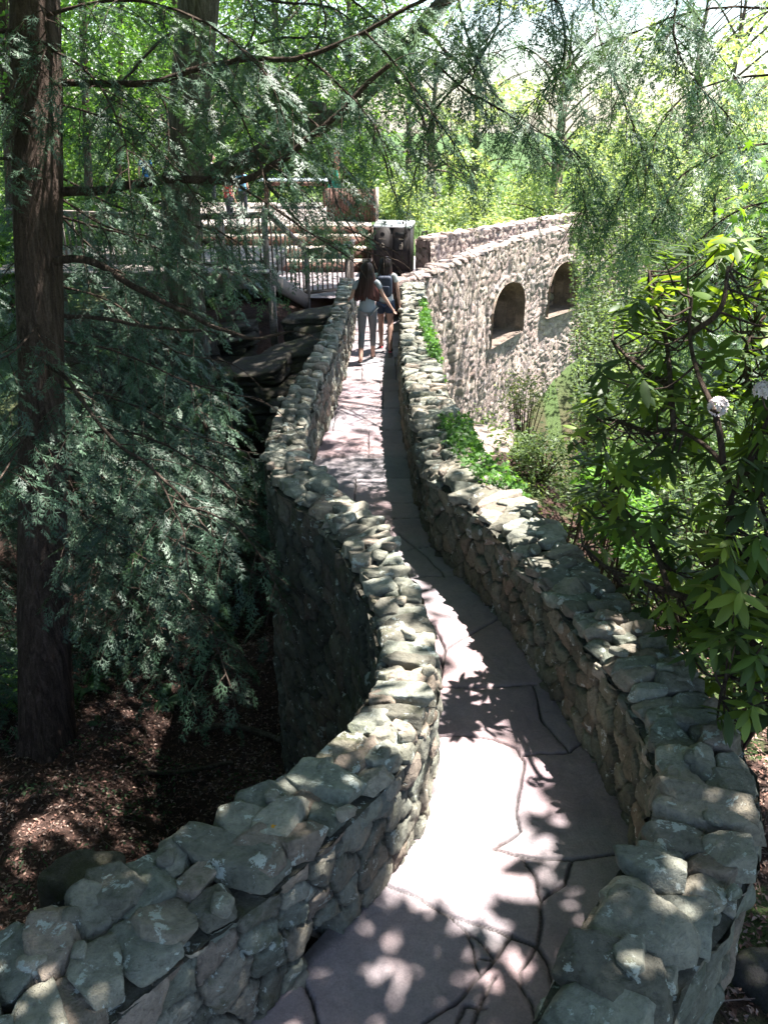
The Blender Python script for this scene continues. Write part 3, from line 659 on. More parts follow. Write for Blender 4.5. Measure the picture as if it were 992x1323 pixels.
# ------------------------------------------------------------------ hemlock sprays
def frond_template(n_side, needles, seed):
    """a flat, twice-branched spray; needles 0/1: every twig a slim blade, 2: single needles"""
    rs = np.random.RandomState(seed); V = []; F = []; tw = []
    def blade(a, b, w):
        d = unit(b - a); n = np.array([-d[1], d[0], 0]) * w; k = len(V); m = a * .6 + b * .4
        V.extend([a, m - n, b, m + n]); F.append((k, k + 1, k + 2, k + 3))
    def axis(t): return np.array([t, .05 * math.sin(t * 3), -.18 * t * t])
    for k in range(4): tw.append((axis(k / 4.), axis((k + 1) / 4.), 1))
    for i in range(n_side):
        t = .08 + .86 * i / n_side; ln = rs.uniform(.30, .52) * (1 - .62 * t)
        for sd in (-1, 1):
            a = axis(min(1, t + sd * .02)); an = R(rs.uniform(28, 50)); d = unit(np.array([math.cos(an), sd * math.sin(an), -.14 + rs.uniform(-.14, .1)])); tw.append((a, a + d * ln, 1))
            if ln > .16 and needles:
                for q in range(3):
                    f = .25 + .6 * q / 4.; s2 = 1 if q % 2 else -1; an2 = R(rs.uniform(32, 48)) * s2; c, s_ = math.cos(an2), math.sin(an2)
                    e = np.array([d[0] * c - d[1] * s_, d[0] * s_ + d[1] * c, d[2] + rs.uniform(-.1, .1)]); tw.append((a + d * ln * f, a + d * ln * f + e * ln * (1 - f) * .62, 1))
    for a, b, k in tw:
        ln = np.linalg.norm(b - a)
        if needles < 2: blade(a, b, .016 if needles else .021); continue
        blade(a, b, .004); d = unit(b - a)
        for f in np.arange(.02, ln, .030):
            for s2 in (-1, 1):
                e = unit(np.array([d[0] * .55 - s2 * d[1] * .83, d[1] * .55 + s2 * d[0] * .83, d[2] + rs.uniform(-.2, .25)])); p = a + d * f; nl = rs.uniform(.022, .032) * (1 - .3 * f / ln); k = len(V); nn = np.array([-e[1], e[0], 0]) * .0075
                V.extend([p - nn, p + nn, p + e * nl + nn * .6, p + e * nl - nn * .6]); F.append((k, k + 1, k + 2, k + 3))
    return np.array(V), np.array(F)
FR = {0: [frond_template(6, 0, s) for s in (1, 2)], 1: [frond_template(5, 1, s) for s in (3, 4)], 2: [frond_template(5, 2, s) for s in (5, 6)]}

class Hem:
    """collects limbs and sprays of one hemlock"""
    def __init__(s, seed): s.w = Geo(); s.P = []; s.X = []; s.N = []; s.S = []; s.rs = np.random.RandomState(seed)
    def limb(s, pts, r0, r1, spread=.9, gap=.16, f0=.12, droop=.35, size=.34, wood=True, dens=1.0, fgap=.075):
        rs = s.rs; P, L = resample(pts, ds=.06); n = len(P)
        if n < 4: return
        P = P + np.column_stack([(fbm2(L * 2.5 + k * 9, L * 0 + rs.randint(999), k) - .5) * .06 for k in range(3)]) * sstep(0, .4, L)[:, None]
        if wood: s.w.tube(P, np.interp(L, [0, L[-1]], [r0, r1]), 7, (.1, .07, .06))
        T = unit(np.gradient(P, axis=0)); pos = L[-1] * f0; side = 1
        while pos < L[-1]:
            i = min(n - 1, int(pos / L[-1] * (n - 1))); f = pos / L[-1]; side = -side
            if rs.rand() < dens:
                t = T[i]; h = unit(np.cross(t, (0, 0, 1))) * side; an = R(rs.uniform(45, 75))
                d = unit(t * math.cos(an) + h * math.sin(an) + np.array([0, 0, rs.uniform(-.25, .1)]))
                ln = spread * rs.uniform(.55, 1.1) * (1 - .55 * f); s.twig(P[i], d, ln, droop, size, fgap)
            pos += gap * rs.uniform(.6, 1.4)
        s.twig(P[-1], T[-1], spread * .45, droop, size, fgap)
    def twig(s, p, d, ln, droop, size, fgap):
        rs = s.rs; k = max(3, int(ln / fgap)); t = np.linspace(0, 1, k + 1); Q = p + d[None] * (t * ln)[:, None]; Q[:, 2] -= droop * ln * t ** 2
        s.w.tube(Q, np.linspace(.006, .002, k + 1), 4, (.1, .08, .06), cap=False)
        T = unit(np.gradient(Q, axis=0)); sd = 1
        for i in range(1, k + 1):
            sd = -sd; h = unit(np.cross(T[i], (0, 0, 1))) * sd
            an = R(rs.uniform(30, 60)) if i < k else 0
            x = unit(T[i] * math.cos(an) + h * math.sin(an) + np.array([0, 0, rs.uniform(-.35, .05)]))
            s.P.append(Q[i]); s.X.append(x); s.N.append(unit(np.array([rs.normal(0, .28), rs.normal(0, .28), 1.]))); s.S.append(size * rs.uniform(.6, 1.15) * (1 - .25 * i / k))
    def finish(s, root, base, light, clear=(), lods=(2, 1, 0), zl=(6.9, 14.), sun_cut=True, thin=None, wood_name='limbs', mat_=None):
        rs = s.rs; P = np.array(s.P); X = np.array(s.X); Nn = np.array(s.N); S = np.array(s.S)
        tip = P + X * S[:, None] * .8; keep = np.ones(len(P), bool)
        for Q in (P, tip, (P + tip) / 2):
            px, py, Z = project(Q)
            for poly, pr in clear: keep &= ~(in_poly(px, py, poly) & (rs.rand(len(P)) < pr) & (Z > .3))
        if sun_cut:
            x, y = shadow_at((P + tip) / 2, 0)
            for k in (0, 1): keep &= ~in_poly(x, y, LIT_FULL[k])
            keep &= ~(in_poly(x, y, LIT_FULL[2]) & (rs.rand(len(P)) < .45))
        P, X, Nn, S = P[keep], X[keep], Nn[keep], S[keep]
        Z = project(P)[2]; px, py, _ = project(P)
        vis = (px > -60) & (px < 1052) & (py > -60) & (py < 1380)
        lod = np.where(Z < zl[0], lods[0], np.where(Z < zl[1], lods[1], lods[2])); lod = np.where(vis, lod, 0)
        g = Geo(); cl = base + (light - base) * (rs.rand(len(P)) ** 1.6)[:, None]
        for l in (0, 1, 2):
            for q in (0, 1):
                m = (lod == l) & ((np.arange(len(P)) % 2) == q)
                if m.any(): scatter(g, FR[l][q][0], FR[l][q][1], frames(X[m], Nn[m]), P[m], S[m], cl[m])
        g.build('crown', mat_ or M_NEEDLE, root); s.w.build(wood_name, M_TWIG, root, smooth=True)
def trunk_geo(g, P, r, seg=72, seed=0, col=(.1, .07, .055), ridge=.02):
    P, L = resample(P, ds=.06); rr = np.interp(L / L[-1], np.linspace(0, 1, len(r)), r); a = np.linspace(0, 2 * math.pi, seg, endpoint=False)
    A, LL = np.meshgrid(a, L); T = unit(np.gradient(P, axis=0))
    u = unit(np.cross(T, (0, 1, .01))); w = np.cross(T, u)
    cx, cy = np.cos(A) * 5.5, np.sin(A) * 5.5; q = np.stack([cx, cy, LL * 1.6], -1)
    nz = np.abs(fbm3(q, seed, 3) - .5) * 2; fl = 1 + .5 * np.exp(-LL / .28) * (.6 + .5 * np.cos(A * 5 + seed) + .3 * np.cos(A * 3))
    rad = rr[:, None] * fl * (1 + .05 * np.sin(A * 2 + LL)) + (nz - .25) * ridge
    V = P[:, None] + rad[..., None] * (np.cos(A)[..., None] * u[:, None] + np.sin(A)[..., None] * w[:, None])
    i, j = np.meshgrid(np.arange(len(P) - 1), np.arange(seg), indexing='ij'); k = (j + 1) % seg
    g.add(V.reshape(-1, 3), np.stack([i * seg + j, i * seg + k, (i + 1) * seg + k, (i + 1) * seg + j], -1).reshape(-1, 4), col)

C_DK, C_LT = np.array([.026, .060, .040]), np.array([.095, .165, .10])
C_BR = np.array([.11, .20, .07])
SEE = [([(430, 352), (455, 330), (486, 318), (486, 290), (548, 290), (560, 318), (700, 292), (736, 292), (738, 610), (900, 900), (992, 1323), (0, 1323), (0, 1040), (330, 965), (372, 850), (392, 750), (405, 670), (362, 600), (352, 540), (400, 440)], 1.0),
       ([(300, 430), (420, 385), (410, 520), (355, 570), (300, 480)], .75)]
OPEN_SKY = [([(495, 130), (560, 80), (760, 110), (840, 230), (740, 285), (560, 300), (490, 300)], .12), ([(900, 0), (992, 0), (992, 100), (940, 90)], .7)]
def PX(pts, Z0, Z1):
    z = np.linspace(Z0, Z1, len(pts)); return np.array([at_depth(x, y, q) for (x, y), q in zip(pts, z)])

# the big hemlock on the left
base = at_z(58, 965, -2.5); Z0 = project(base)[2]
TA = np.array([base + (0, 0, -.3), at_depth(57, 800, Z0 * .965), at_depth(54, 500, 8.5), at_depth(49, 250, 8.0), at_depth(46, 0, 7.7), at_depth(40, -300, 7.6), at_depth(36, -700, 8.2)])
rt = thing('hemlock_tree', 'large hemlock with a tall straight reddish brown trunk at the far left of the picture', 'tree', base)
g = Geo(); trunk_geo(g, TA, [.27, .245, .225, .215, .20, .17, .10], 96, 3, ridge=.022); g.build('trunk', M_BARK, rt, smooth=True)
h = Hem(1)
h.limb(PX([(72, 107), (120, 108), (200, 108), (260, 84), (330, 78), (390, 72), (470, 40), (540, 2), (600, -30)], 7.9, 6.8), .034, .014, .8, .2, dens=.8)
h.limb(PX([(74, 248), (110, 246), (150, 243), (220, 232), (310, 235), (355, 212), (415, 165), (470, 112), (505, 80)], 8.1, 7.2), .045, .02, .8, .22, dens=.75)
h.limb(PX([(300, 236), (345, 262), (400, 300), (450, 330)], 7.6, 7.2), .012, .006, .5, .2, dens=.6)
h.limb(PX([(66, 338), (100, 335), (135, 345), (175, 372), (230, 400), (280, 425), (330, 437), (372, 430)], 8.1, 7.6), .04, .012, .7, .22, dens=.7, droop=.5)
h.limb(PX([(80, 408), (150, 415), (220, 424), (262, 428)], 8.4, 8.2), .024, .012, .5, .25, dens=.6)
h.limb(PX([(62, 472), (90, 495), (140, 560), (200, 610), (240, 650), (280, 700)], 8.2, 7.2), .022, .009, .9, .14)
h.limb(PX([(200, 610), (235, 680), (250, 760), (280, 830), (296, 880)], 7.3, 6.3), .008, .004, .55, .14, droop=.8)
h.limb(PX([(230, 650), (300, 680), (350, 740), (372, 800)], 7.3, 6.8), .010, .004, .6, .13, droop=.7)
h.limb(PX([(80, 560), (170, 560), (260, 600), (330, 660)], 8.4, 7.8), .016, .006, .9, .13, droop=.5)
h.limb(PX([(60, 700), (130, 730), (190, 790), (230, 860)], 8.4, 7.4), .014, .005, .9, .12, droop=.5)
h.limb(PX([(60, 150), (0, 130), (-60, 140)], 7.9, 7.5), .03, .01, .8, .2)
h.limb(PX([(50, 45), (0, 38), (-60, 50)], 7.8, 7.2), .03, .01, .8, .15)
h.limb(PX([(50, 210), (0, 205), (-50, 215)], 7.9, 7.5), .02, .01, .8, .16)
h.limb(PX([(46, -10), (60, 40), (40, 110), (20, 180)], 7.4, 6.9), .010, .004, .7, .13, droop=.7)
h.limb(PX([(60, 60), (110, 90), (150, 150), (170, 230)], 7.7, 7.0), .014, .005, .8, .12, droop=.6)
h.limb(PX([(60, 20), (130, 0), (220, 10), (300, 50), (350, 110)], 7.6, 7.0), .018, .006, .9, .12, droop=.5)
h.limb(PX([(80, 280), (150, 300), (230, 330), (300, 350)], 8.4, 8.6), .014, .005, .8, .12, droop=.5)
h.limb(PX([(60, 520), (20, 590), (-20, 640)], 8.1, 7.0), .014, .006, .9, .11, droop=.6)
h.limb(PX([(50, 420), (10, 460), (-40, 480)], 8.1, 7.4), .014, .006, .9, .11, droop=.6)
for pts, za, zb in (([(60, 130), (130, 150), (200, 190), (250, 250), (280, 300)], 8, 7.6), ([(70, 250), (130, 290), (200, 310), (260, 360)], 8.2, 8.6), ([(260, 84), (300, 130), (330, 190), (345, 250)], 7.6, 7.4),
                    ([(330, 78), (370, 130), (420, 170), (450, 230)], 7.4, 7.6), ([(200, 108), (220, 160), (210, 220), (190, 270)], 7.8, 7.8), ([(390, 72), (430, 100), (480, 160), (500, 200)], 7.2, 7.4), ([(355, 212), (390, 250), (440, 290), (500, 322)], 7.5, 8.2),
                    ([(470, 40), (520, 90), (560, 150), (590, 190)], 6.9, 7.2), ([(80, 600), (150, 640), (230, 700), (330, 740)], 8.3, 7.6), ([(75, 640), (140, 690), (200, 730), (260, 790)], 8.3, 7.4), ([(80, 440), (170, 460), (260, 500), (340, 520)], 8.6, 8.4), ([(80, 500), (160, 520), (250, 560), (350, 590)], 8.5, 8.2)):
    h.limb(PX(pts, za, zb), .012, .005, .85, .12, droop=.6)
for i in range(9):          # higher limbs out of the picture that still shade the ground
    a = h.rs.uniform(-.4, 2.4); zt = 6.0 + i * .5; o = at_depth(40, -300, 7.6) * [1, 1, 0] + [0, 0, zt]; L_ = h.rs.uniform(2.2, 3.6)
    h.limb(np.array([o, o + [math.cos(a) * L_ * .5, math.sin(a) * L_ * .5, .1], o + [math.cos(a) * L_, math.sin(a) * L_, -.5]]), .03, .01, 1.1, .2, dens=.8)
for pts, za, zb in (([(80, 230), (140, 260), (200, 290), (240, 330)], 9.2, 9.8), ([(80, 280), (130, 330), (180, 370), (260, 400)], 9.4, 10.0), ([(80, 330), (150, 350), (200, 390), (230, 430)], 9.2, 9.4), ([(150, 243), (210, 280), (280, 300), (330, 330)], 8.6, 9.6), ([(80, 370), (140, 390), (220, 450), (300, 470)], 8.8, 9.2)):
    h.limb(PX(pts, za, zb), .014, .005, 1.0, .1, droop=.55)
h.finish(rt, C_DK, C_LT, SEE)

# second large hemlock with its heavy slanting limb
b2 = at_y(236, 400, 14.2); b2[2] = -2.7
TB = np.array([b2, at_y(236, 330, 14.2), at_y(240, 200, 14.2), at_y(252, 60, 14.1), at_y(262, -60, 14.0), at_y(272, -250, 14.)])
rt = thing('hemlock_tree', 'thick old hemlock leaning beside the wooden deck, a heavy limb slanting up to the right', 'tree', b2)
g = Geo(); trunk_geo(g, TB, [.40, .36, .32, .30, .27, .2], 72, 8, ridge=.03)
g.build('trunk', M_BARK2, rt, smooth=True); g = Geo()
g.tube(resample(PX([(262, 232), (330, 202), (395, 172), (450, 138), (495, 95), (545, 35), (600, -30)], 13.7, 11.5), ds=.1)[0], np.linspace(.16, .10, len(resample(PX([(262, 232), (330, 202), (395, 172), (450, 138), (495, 95), (545, 35), (600, -30)], 13.7, 11.5), ds=.1)[0])), 14, (.2, .17, .13))
g.tube(resample(PX([(255, 185), (290, 170), (335, 148), (375, 136), (420, 140)], 13.9, 13.5), ds=.1)[0], .085, 12, (.2, .17, .13))
g.build('heavy_limb', M_BARK2, rt, smooth=True)
h = Hem(2)
for pts, za, zb in (([(395, 172), (420, 220), (440, 270), (470, 320)], 12.5, 11.5), ([(450, 138), (480, 170), (500, 220), (515, 262)], 12, 11), ([(500, 90), (540, 140), (560, 190), (590, 225)], 11.7, 10.5),
                    ([(330, 202), (350, 240), (380, 280), (420, 310), (505, 335)], 13.3, 11.5), ([(545, 35), (600, 90), (650, 150)], 11.5, 10), ([(262, 60), (310, 90), (350, 150)], 13.5, 12.5),
                    ([(262, 20), (200, 60), (150, 120), (120, 180)], 13.6, 12.5), ([(255, 120), (330, 60), (420, 50), (470, 90)], 13.8, 12.5), ([(270, -40), (350, 0), (430, 10), (480, 60)], 13.6, 12),
                    ([(340, 148), (380, 190), (400, 240)], 13.5, 12.6), ([(240, 250), (180, 270), (130, 300)], 14, 13.4), ([(240, 300), (290, 330), (330, 375)], 14, 13.2)):
    h.limb(PX(pts, za, zb), .03, .008, 1.1, .16, droop=.55, size=.42, fgap=.085)
h.finish(rt, C_DK, np.array([.10, .18, .075]), SEE + OPEN_SKY)

# hemlock outside the right edge whose limbs hang over the bridge
rt = thing('hemlock_tree', 'hemlock beyond the right edge whose long sunlit boughs hang across the pale sky', 'tree', (5.6, 5.4, -1.2))
g = Geo(); trunk_geo(g, np.array([(5.6, 5.4, -1.4), (5.5, 5.4, 2), (5.4, 5.5, 6), (5.3, 5.5, 10)]), [.28, .25, .22, .14], 40, 5); g.build('trunk', M_BARK, rt, smooth=True)
h = Hem(3)
for pts, za, zb in (([(1100, -60), (900, -40), (700, -20), (560, 8), (480, 20)], 7, 7.6), ([(1060, 20), (940, 10), (840, 30), (740, 80), (690, 160)], 7.5, 8), ([(590, -30), (600, 40), (640, 120), (700, 172), (740, 192)], 8, 8.6),
                    ([(560, 80), (610, 122), (690, 168), (735, 192), (755, 250)], 8.2, 8.8), ([(760, -40), (770, 40), (800, 120), (830, 190), (850, 230)], 8, 8.4), ([(1050, 90), (950, 100), (880, 130), (830, 200), (790, 270)], 7.6, 8.4),
                    ([(1060, 180), (960, 190), (880, 230), (840, 290), (790, 330)], 7.8, 9), ([(650, -30), (640, 40), (600, 100), (560, 150), (530, 250)], 8, 9), ([(1060, 250), (960, 270), (900, 310), (850, 360)], 7.8, 8.6),
                    ([(700, -30), (730, 30), (720, 90), (690, 130)], 7, 7.4), ([(880, -30), (870, 50), (900, 110), (950, 160)], 7.2, 7.4), ([(480, -30), (500, 20), (480, 80), (440, 130)], 8.5, 8.8),
                    ([(400, -30), (420, 30), (390, 90), (350, 120)], 8.5, 8.8), ([(740, 192), (770, 240), (740, 290)], 8.6, 9), ([(430, -20), (520, 50), (600, 70), (680, 60)], 9, 9.2),
                    ([(300, -40), (330, 30), (300, 90), (260, 150)], 9, 9.4), ([(1020, 330), (950, 350), (900, 400)], 8.4, 9)):
    h.limb(PX(pts, za, zb), .013, .004, 1.0, .095, droop=.6, size=.40, fgap=.065)
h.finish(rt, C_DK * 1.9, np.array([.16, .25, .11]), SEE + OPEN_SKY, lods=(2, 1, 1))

# young hemlocks in the hollow and on the far side
def young(base, H, seed, label, spread=1.6, n=26, bright=0, group=None, clear=SEE, r=.09, z0=.15):
    base = np.array(base, float); rt = thing('young_hemlock', label, 'tree', base, group); rs_ = np.random.RandomState(seed)
    g = Geo(); top = base + [rs_.uniform(-.2, .2), rs_.uniform(-.2, .2), H]
    trunk_geo(g, np.array([base - [0, 0, .2], base + [0, 0, H * .4], base + [.05, 0, H * .75], top]), [r, r * .8, r * .5, .02], 20, seed, ridge=.012); g.build('trunk', M_BARK, rt, smooth=True)
    h = Hem(seed)
    for i in range(n):
        f = z0 + (1 - z0) * (i + rs_.rand()) / n; a = i * 2.4 + rs_.uniform(-.4, .4); ln = spread * (1.05 - f) ** .7 * rs_.uniform(.7, 1.15); o = base + [0, 0, H * f]
        d = np.array([math.cos(a), math.sin(a), 0])
        h.limb(np.array([o, o + d * ln * .5 + [0, 0, .10 * ln], o + d * ln + [0, 0, -.22 * ln]]), .014, .005, .75 * min(1, ln), .12, droop=.5, size=.38, fgap=.085)
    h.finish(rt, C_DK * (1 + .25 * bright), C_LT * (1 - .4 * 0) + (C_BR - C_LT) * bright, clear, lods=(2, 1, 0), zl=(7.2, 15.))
    return rt
def gz(x, y): return float(ground_z(np.array(x), np.array(y)))
for (x, y, H, sd, sp, n, lab) in (
    (-3.3, 9.6, 2.3, 21, 1.5, 22, 'young hemlock with a reddish stem in the hollow behind the tall trunk'),
    (-2.5, 11.2, 3.4, 22, 1.7, 28, 'dense young hemlock against the shaded side of the curving wall'),
    (-4.6, 11.4, 3.6, 23, 1.9, 28, 'bushy young hemlock standing below the wooden deck'),
    (-3.7, 13.6, 4.0, 24, 1.9, 28, 'young hemlock with pale sunlit tips just in front of the deck posts'),
    (-6.2, 10.2, 3.8, 25, 2.0, 26, 'dark young hemlock at the left edge behind the tall trunk'),
    (-5.5, 14.2, 5.0, 26, 2.1, 28, 'taller young hemlock in front of the deck railing at the left'),
    (-4.6, 7.9, 1.8, 27, 1.2, 16, 'small dark hemlock at the left edge beside the foot of the tall trunk'),
    (-7.5, 13.5, 6.0, 28, 2.2, 26, 'tall dark hemlock farthest left behind the deck')):
    young((x, y, gz(x, y)), H, sd, lab, sp, n)
for (x, y, H, sd, sp, n, lab) in (
    (4.6, 12.2, 5.6, 31, 1.9, 30, 'grey green hemlock between the rhododendron and the arched bridge'),
    (6.6, 11.0, 5.6, 32, 2.1, 28, 'sunlit hemlock behind the rhododendron at the right edge'),
    (6.9, 15.0, 7.5, 33, 2.3, 32, 'tall feathery hemlock hiding the far end of the arched bridge'),
    (8.6, 19.0, 9.0, 34, 2.6, 32, 'tall bright hemlock rising above the bridge at the right')):
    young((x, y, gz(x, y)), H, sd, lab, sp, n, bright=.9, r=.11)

# ------------------------------------------------------------------ broad-leaved trees
def leaf_t(k=1.0, fold=.12, lobed=False):
    if lobed:
        V = [(0, 0, 0)]; a0 = [(-150, .35), (-125, .18), (-100, .55), (-75, .3), (-52, .8), (-28, .4), (0, 1.0), (28, .4), (52, .8), (75, .3), (100, .55), (125, .18), (150, .35)]
        V += [(.35 + .65 * r_ * math.cos(R(a)), .6 * r_ * math.sin(R(a)), -.12 * r_ ** 2) for a, r_ in a0]; V[0] = (.3, 0, .03)
        F = [(0, i, i + 1) for i in range(1, 13)]; return np.array(V), np.array(F)
    V = [(0, 0, 0), (.45, -.24 * k, fold * .6), (.5, 0, 0), (1, 0, -.1), (.45, .24 * k, fold * .6)]; F = [(0, 1, 2), (2, 1, 3), (0, 2, 4), (2, 3, 4)]; return np.array(V), np.array(F)
LT = leaf_t(); LOBED = leaf_t(lobed=True)
def rand_dirs(rs, n, up=0.):
    v = rs.normal(0, 1, (n, 3)); v[:, 2] += up; return unit(v)
def leaves(g, rs, P, size, col0, col1, up=1.2, tmpl=LT, axis_bias=None):
    n = len(P); X = rand_dirs(rs, n); X[:, 2] *= .5; X[:, 2] -= .15
    if axis_bias is not None: X = unit(X + axis_bias)
    Nn = rand_dirs(rs, n, up); c = col0 + (col1 - col0) * rs.rand(n)[:, None]; c = c * rs.uniform(.8, 1.2, (n, 1))
    scatter(g, tmpl[0], tmpl[1], frames(unit(X), Nn), P, size * rs.uniform(.6, 1.25, n), c)
def broad_tree(base, H, rad, label, seed, col=(.075, .15, .035), col2=(.16, .28, .06), nclump=60, nleaf=110, size=.2, r=.14, group=None, low=.3, name='broadleaf_tree', sky_cut=False, lean=0):
    base = np.array(base, float); rs = np.random.RandomState(seed); rt = thing(name, label, 'tree', base, group); g = Geo()
    P = np.array([base - [0, 0, .3], base + [rs.uniform(-.2, .2) + lean * .4, 0, H * .4], base + [lean * .8, 0, H * .7], base + [lean, 0, H * .95]])
    trunk_geo(g, P, [r, r * .8, r * .5, .03], 14, seed, ridge=.01); w = g
    cl = []
    for i in range(nclump):
        f = low + (1 - low) * rs.rand(); a = rs.uniform(0, 6.283); q = rad * math.sqrt(rs.uniform(.05, 1)) * (1 - ((f - .55) / .62) ** 2) ** .5 if abs(f - .55) < .6 else .3
        c = base + [lean * f + math.cos(a) * q, math.sin(a) * q, H * f]; cl.append(c)
        if i % 2 == 0:
            o = base + [lean * f * .8, 0, H * max(.2, f - .18)]; m = (o + c) / 2 + [0, 0, .1 * q]
            w.tube(resample(np.array([o, m, c]), n=6)[0], np.linspace(r * .32, .012, 6), 5, (.2, .17, .13), cap=False)
    w.build('trunk', M_BARK2, rt, smooth=True)
    Pn = []
    for c in cl:
        s_ = rs.uniform(.35, .95) * rad * .33; v = rs.normal(0, 1, (nleaf, 3)) * [s_, s_, s_ * .55]; Pn.append(c + v)
    Pn = np.vstack(Pn)
    if sky_cut:
        px, py, _ = project(Pn); n_ = fbm2(px / 60, py / 60, 900, 3); Pn = Pn[~((n_ > np.where((px > 490) & (px < 770) & (py < 262), .38, .46)) & (px > 470))]
    g = Geo(); leaves(g, rs, Pn, size, np.array(col), np.array(col2)); g.build('crown', M_LEAF, rt)
    return rt
rs = np.random.RandomState(91); far = []
spots = [(-16, 27, 11, 4), (-11.5, 30, 13, 4.2), (-7.5, 33, 12, 4.2), (-13, 38, 15, 5), (-4.0, 37, 12, 4.2), (-19, 36, 14, 5), (-9, 44, 15, 5), (-1.5, 44, 12, 4), (-16, 48, 16, 5.5), (-24, 44, 15, 5),
         (2.2, 41, 6.5, 2.8), (4.6, 47, 9, 3.6), (7.5, 40, 9, 3.4), (11.5, 35, 10, 3.6), (15, 41, 12, 4), (20, 36, 12, 4.5), (10, 52, 10, 4.5), (1.5, 56, 8, 4), (-5, 56, 14, 5), (24, 50, 13, 5), (16, 26, 9, 3.3), (18, 55, 13, 5)]
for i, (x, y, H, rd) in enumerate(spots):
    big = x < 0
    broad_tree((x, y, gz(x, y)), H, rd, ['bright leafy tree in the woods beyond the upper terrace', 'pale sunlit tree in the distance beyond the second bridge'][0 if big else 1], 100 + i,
               col=(.055, .12, .03) if big else (.18, .24, .12), col2=(.13, .23, .06) if big else (.36, .44, .24), nclump=80 if big else 60, nleaf=75, size=.30 if y > 35 else .24, r=.2,  # right-hand trees get paler leaves, haze and sun glare put into colour
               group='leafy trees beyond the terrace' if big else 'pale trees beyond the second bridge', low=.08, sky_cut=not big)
# dark slim trunks behind the deck
for i, (px, Y, r_) in enumerate(((112, 24, .12), (222, 30, .14), (8, 20, .16), (152, 27, .09))):
    b = at_y(px, 300, Y); b[2] = gz(b[0], b[1]); top = at_y(px + (6 if i % 2 else -8), -60, Y); rt = thing('slender_tree', ('slim dark tree just right of the tall trunk, behind the deck', 'straight slim tree left of the thick leaning hemlock', 'dark tree at the very left edge behind the deck', 'thin tree between the two slim trunks behind the deck')[i], 'tree', b)
    g = Geo(); trunk_geo(g, np.array([b - [0, 0, .2], (b * 2 + top) / 3, (b + top * 2) / 3, top]), [r_, r_ * .9, r_ * .8, r_ * .7], 14, i + 60, ridge=.01); g.build('trunk', M_BARK, rt, smooth=True)
    g = Geo(); rs_ = np.random.RandomState(700 + i); Pn = np.vstack([b + (top - b) * rs_.uniform(.45, 1) + rs_.normal(0, 1, (90, 3)) * [.8, .6, .35] + [rs_.uniform(-1.6, 1.6), rs_.uniform(-1, 1), 0] for _ in range(36)])
    leaves(g, rs_, Pn, .15, np.array((.05, .12, .03)), np.array((.13, .26, .05))); g.build('crown', M_LEAF, rt)

# ------------------------------------------------------------------ unseen trees over the bridge, their crowns cut open to shape the dappled shade
def canopy():
    rs = np.random.RandomState(404)
    T = [(-5.6, 1.2), (-9.5, 9.0), (5.2, 1.4), (9.5, 8.5), (-6.5, -3.5), (4, -4.5), (12, 16)]
    n = 215000; x = rs.uniform(-13, 15, n); y = rs.uniform(-1.5, 26, n); z = rs.uniform(0, 1, n)
    low = 3.9 + .115 * np.maximum(y, 0) + .9 + np.where(y > 10, .6, 0); z = low + 1.2 + z ** 1.4 * 3.6
    cl = fbm2(x * 1.1, y * 1.1, 55, 2); z = z + (cl - .5) * 1.2
    ns = 100000; k = rs.randint(0, 2, ns) * (rs.rand(ns) < .15); u, v, w_ = rs.rand(ns), rs.rand(ns), rs.rand(ns)      # unseen leaf skirts added left and right to block low sky light
    xs = np.where(k == 0, -14 + 7.5 * u, np.where(k == 1, 5.2 + 7 * u, -8 + 16 * u)); ys = np.where(k == 0, -7 + 20 * v, np.where(k == 1, -1 + 5 * v, -8 + 4.5 * v)); zs_ = -1 + 8.5 * w_
    x, y, z = np.concatenate([x, xs]), np.concatenate([y, ys]), np.concatenate([z, zs_])
    P = np.column_stack([x, y, z]); p = lit_prob(P); keep = rs.rand(len(P)) < p
    px, py, Z = project(P); keep &= ~((Z > .2) & (py > -25) & (px > -60) & (px < 1050)); P = P[keep]
    own = np.argmin(((P[:, None, :2] - np.array(T)[None]) ** 2).sum(-1), 1)
    names = ['on the left behind the viewer', 'far left of the hollow', 'right of the path end', 'right of the rhododendron', 'behind the viewer on the left', 'behind the viewer on the right', 'far right by the ravine']
    for k, (a, b) in enumerate(T):
        rt = thing('unseen_shade_tree', 'unseen shade tree, crown shaped for sun patches, ' + names[k], 'tree', (a, b, gz(a, b))); g = Geo(); o = np.array([a, b, gz(a, b)])
        trunk_geo(g, np.array([o - [0, 0, .3], o + [.1, 0, 3], o + [0, .1, 6], o + [0, 0, 9.5]]), [.3, .25, .2, .06], 20, 80 + k, ridge=.02)
        Q = P[own == k]
        for q in Q[rs.choice(len(Q), min(26, len(Q)), replace=False)]:
            mid_ = (o + [0, 0, 7.5]) * .5 + q * .5; tt = np.linspace(0, 1, 12)[:, None]; ln_ = np.vstack([(o + [0, 0, 6]) * (1 - tt) + mid_ * tt, mid_ * (1 - tt) + q * tt])
            if any(in_poly(*shadow_at(ln_, 0), grown(LIT_FULL[w_], .25)).any() for w_ in (0, 1)): continue
            g.tube(resample(np.array([o + [0, 0, 4.8 + rs.rand() * 2.5], (o + [0, 0, 7.5]) * .5 + q * .5 + [0, 0, .3], q]), n=7)[0], np.linspace(.06, .012, 7), 5, (.1, .08, .06), cap=False)
        g.build('trunk', M_BARK, rt, smooth=True)
        g = Geo(); leaves(g, rs, Q, .28, np.array((.04, .09, .025)), np.array((.09, .18, .04)), up=1.6); g.build('crown', M_LEAF, rt)
canopy()
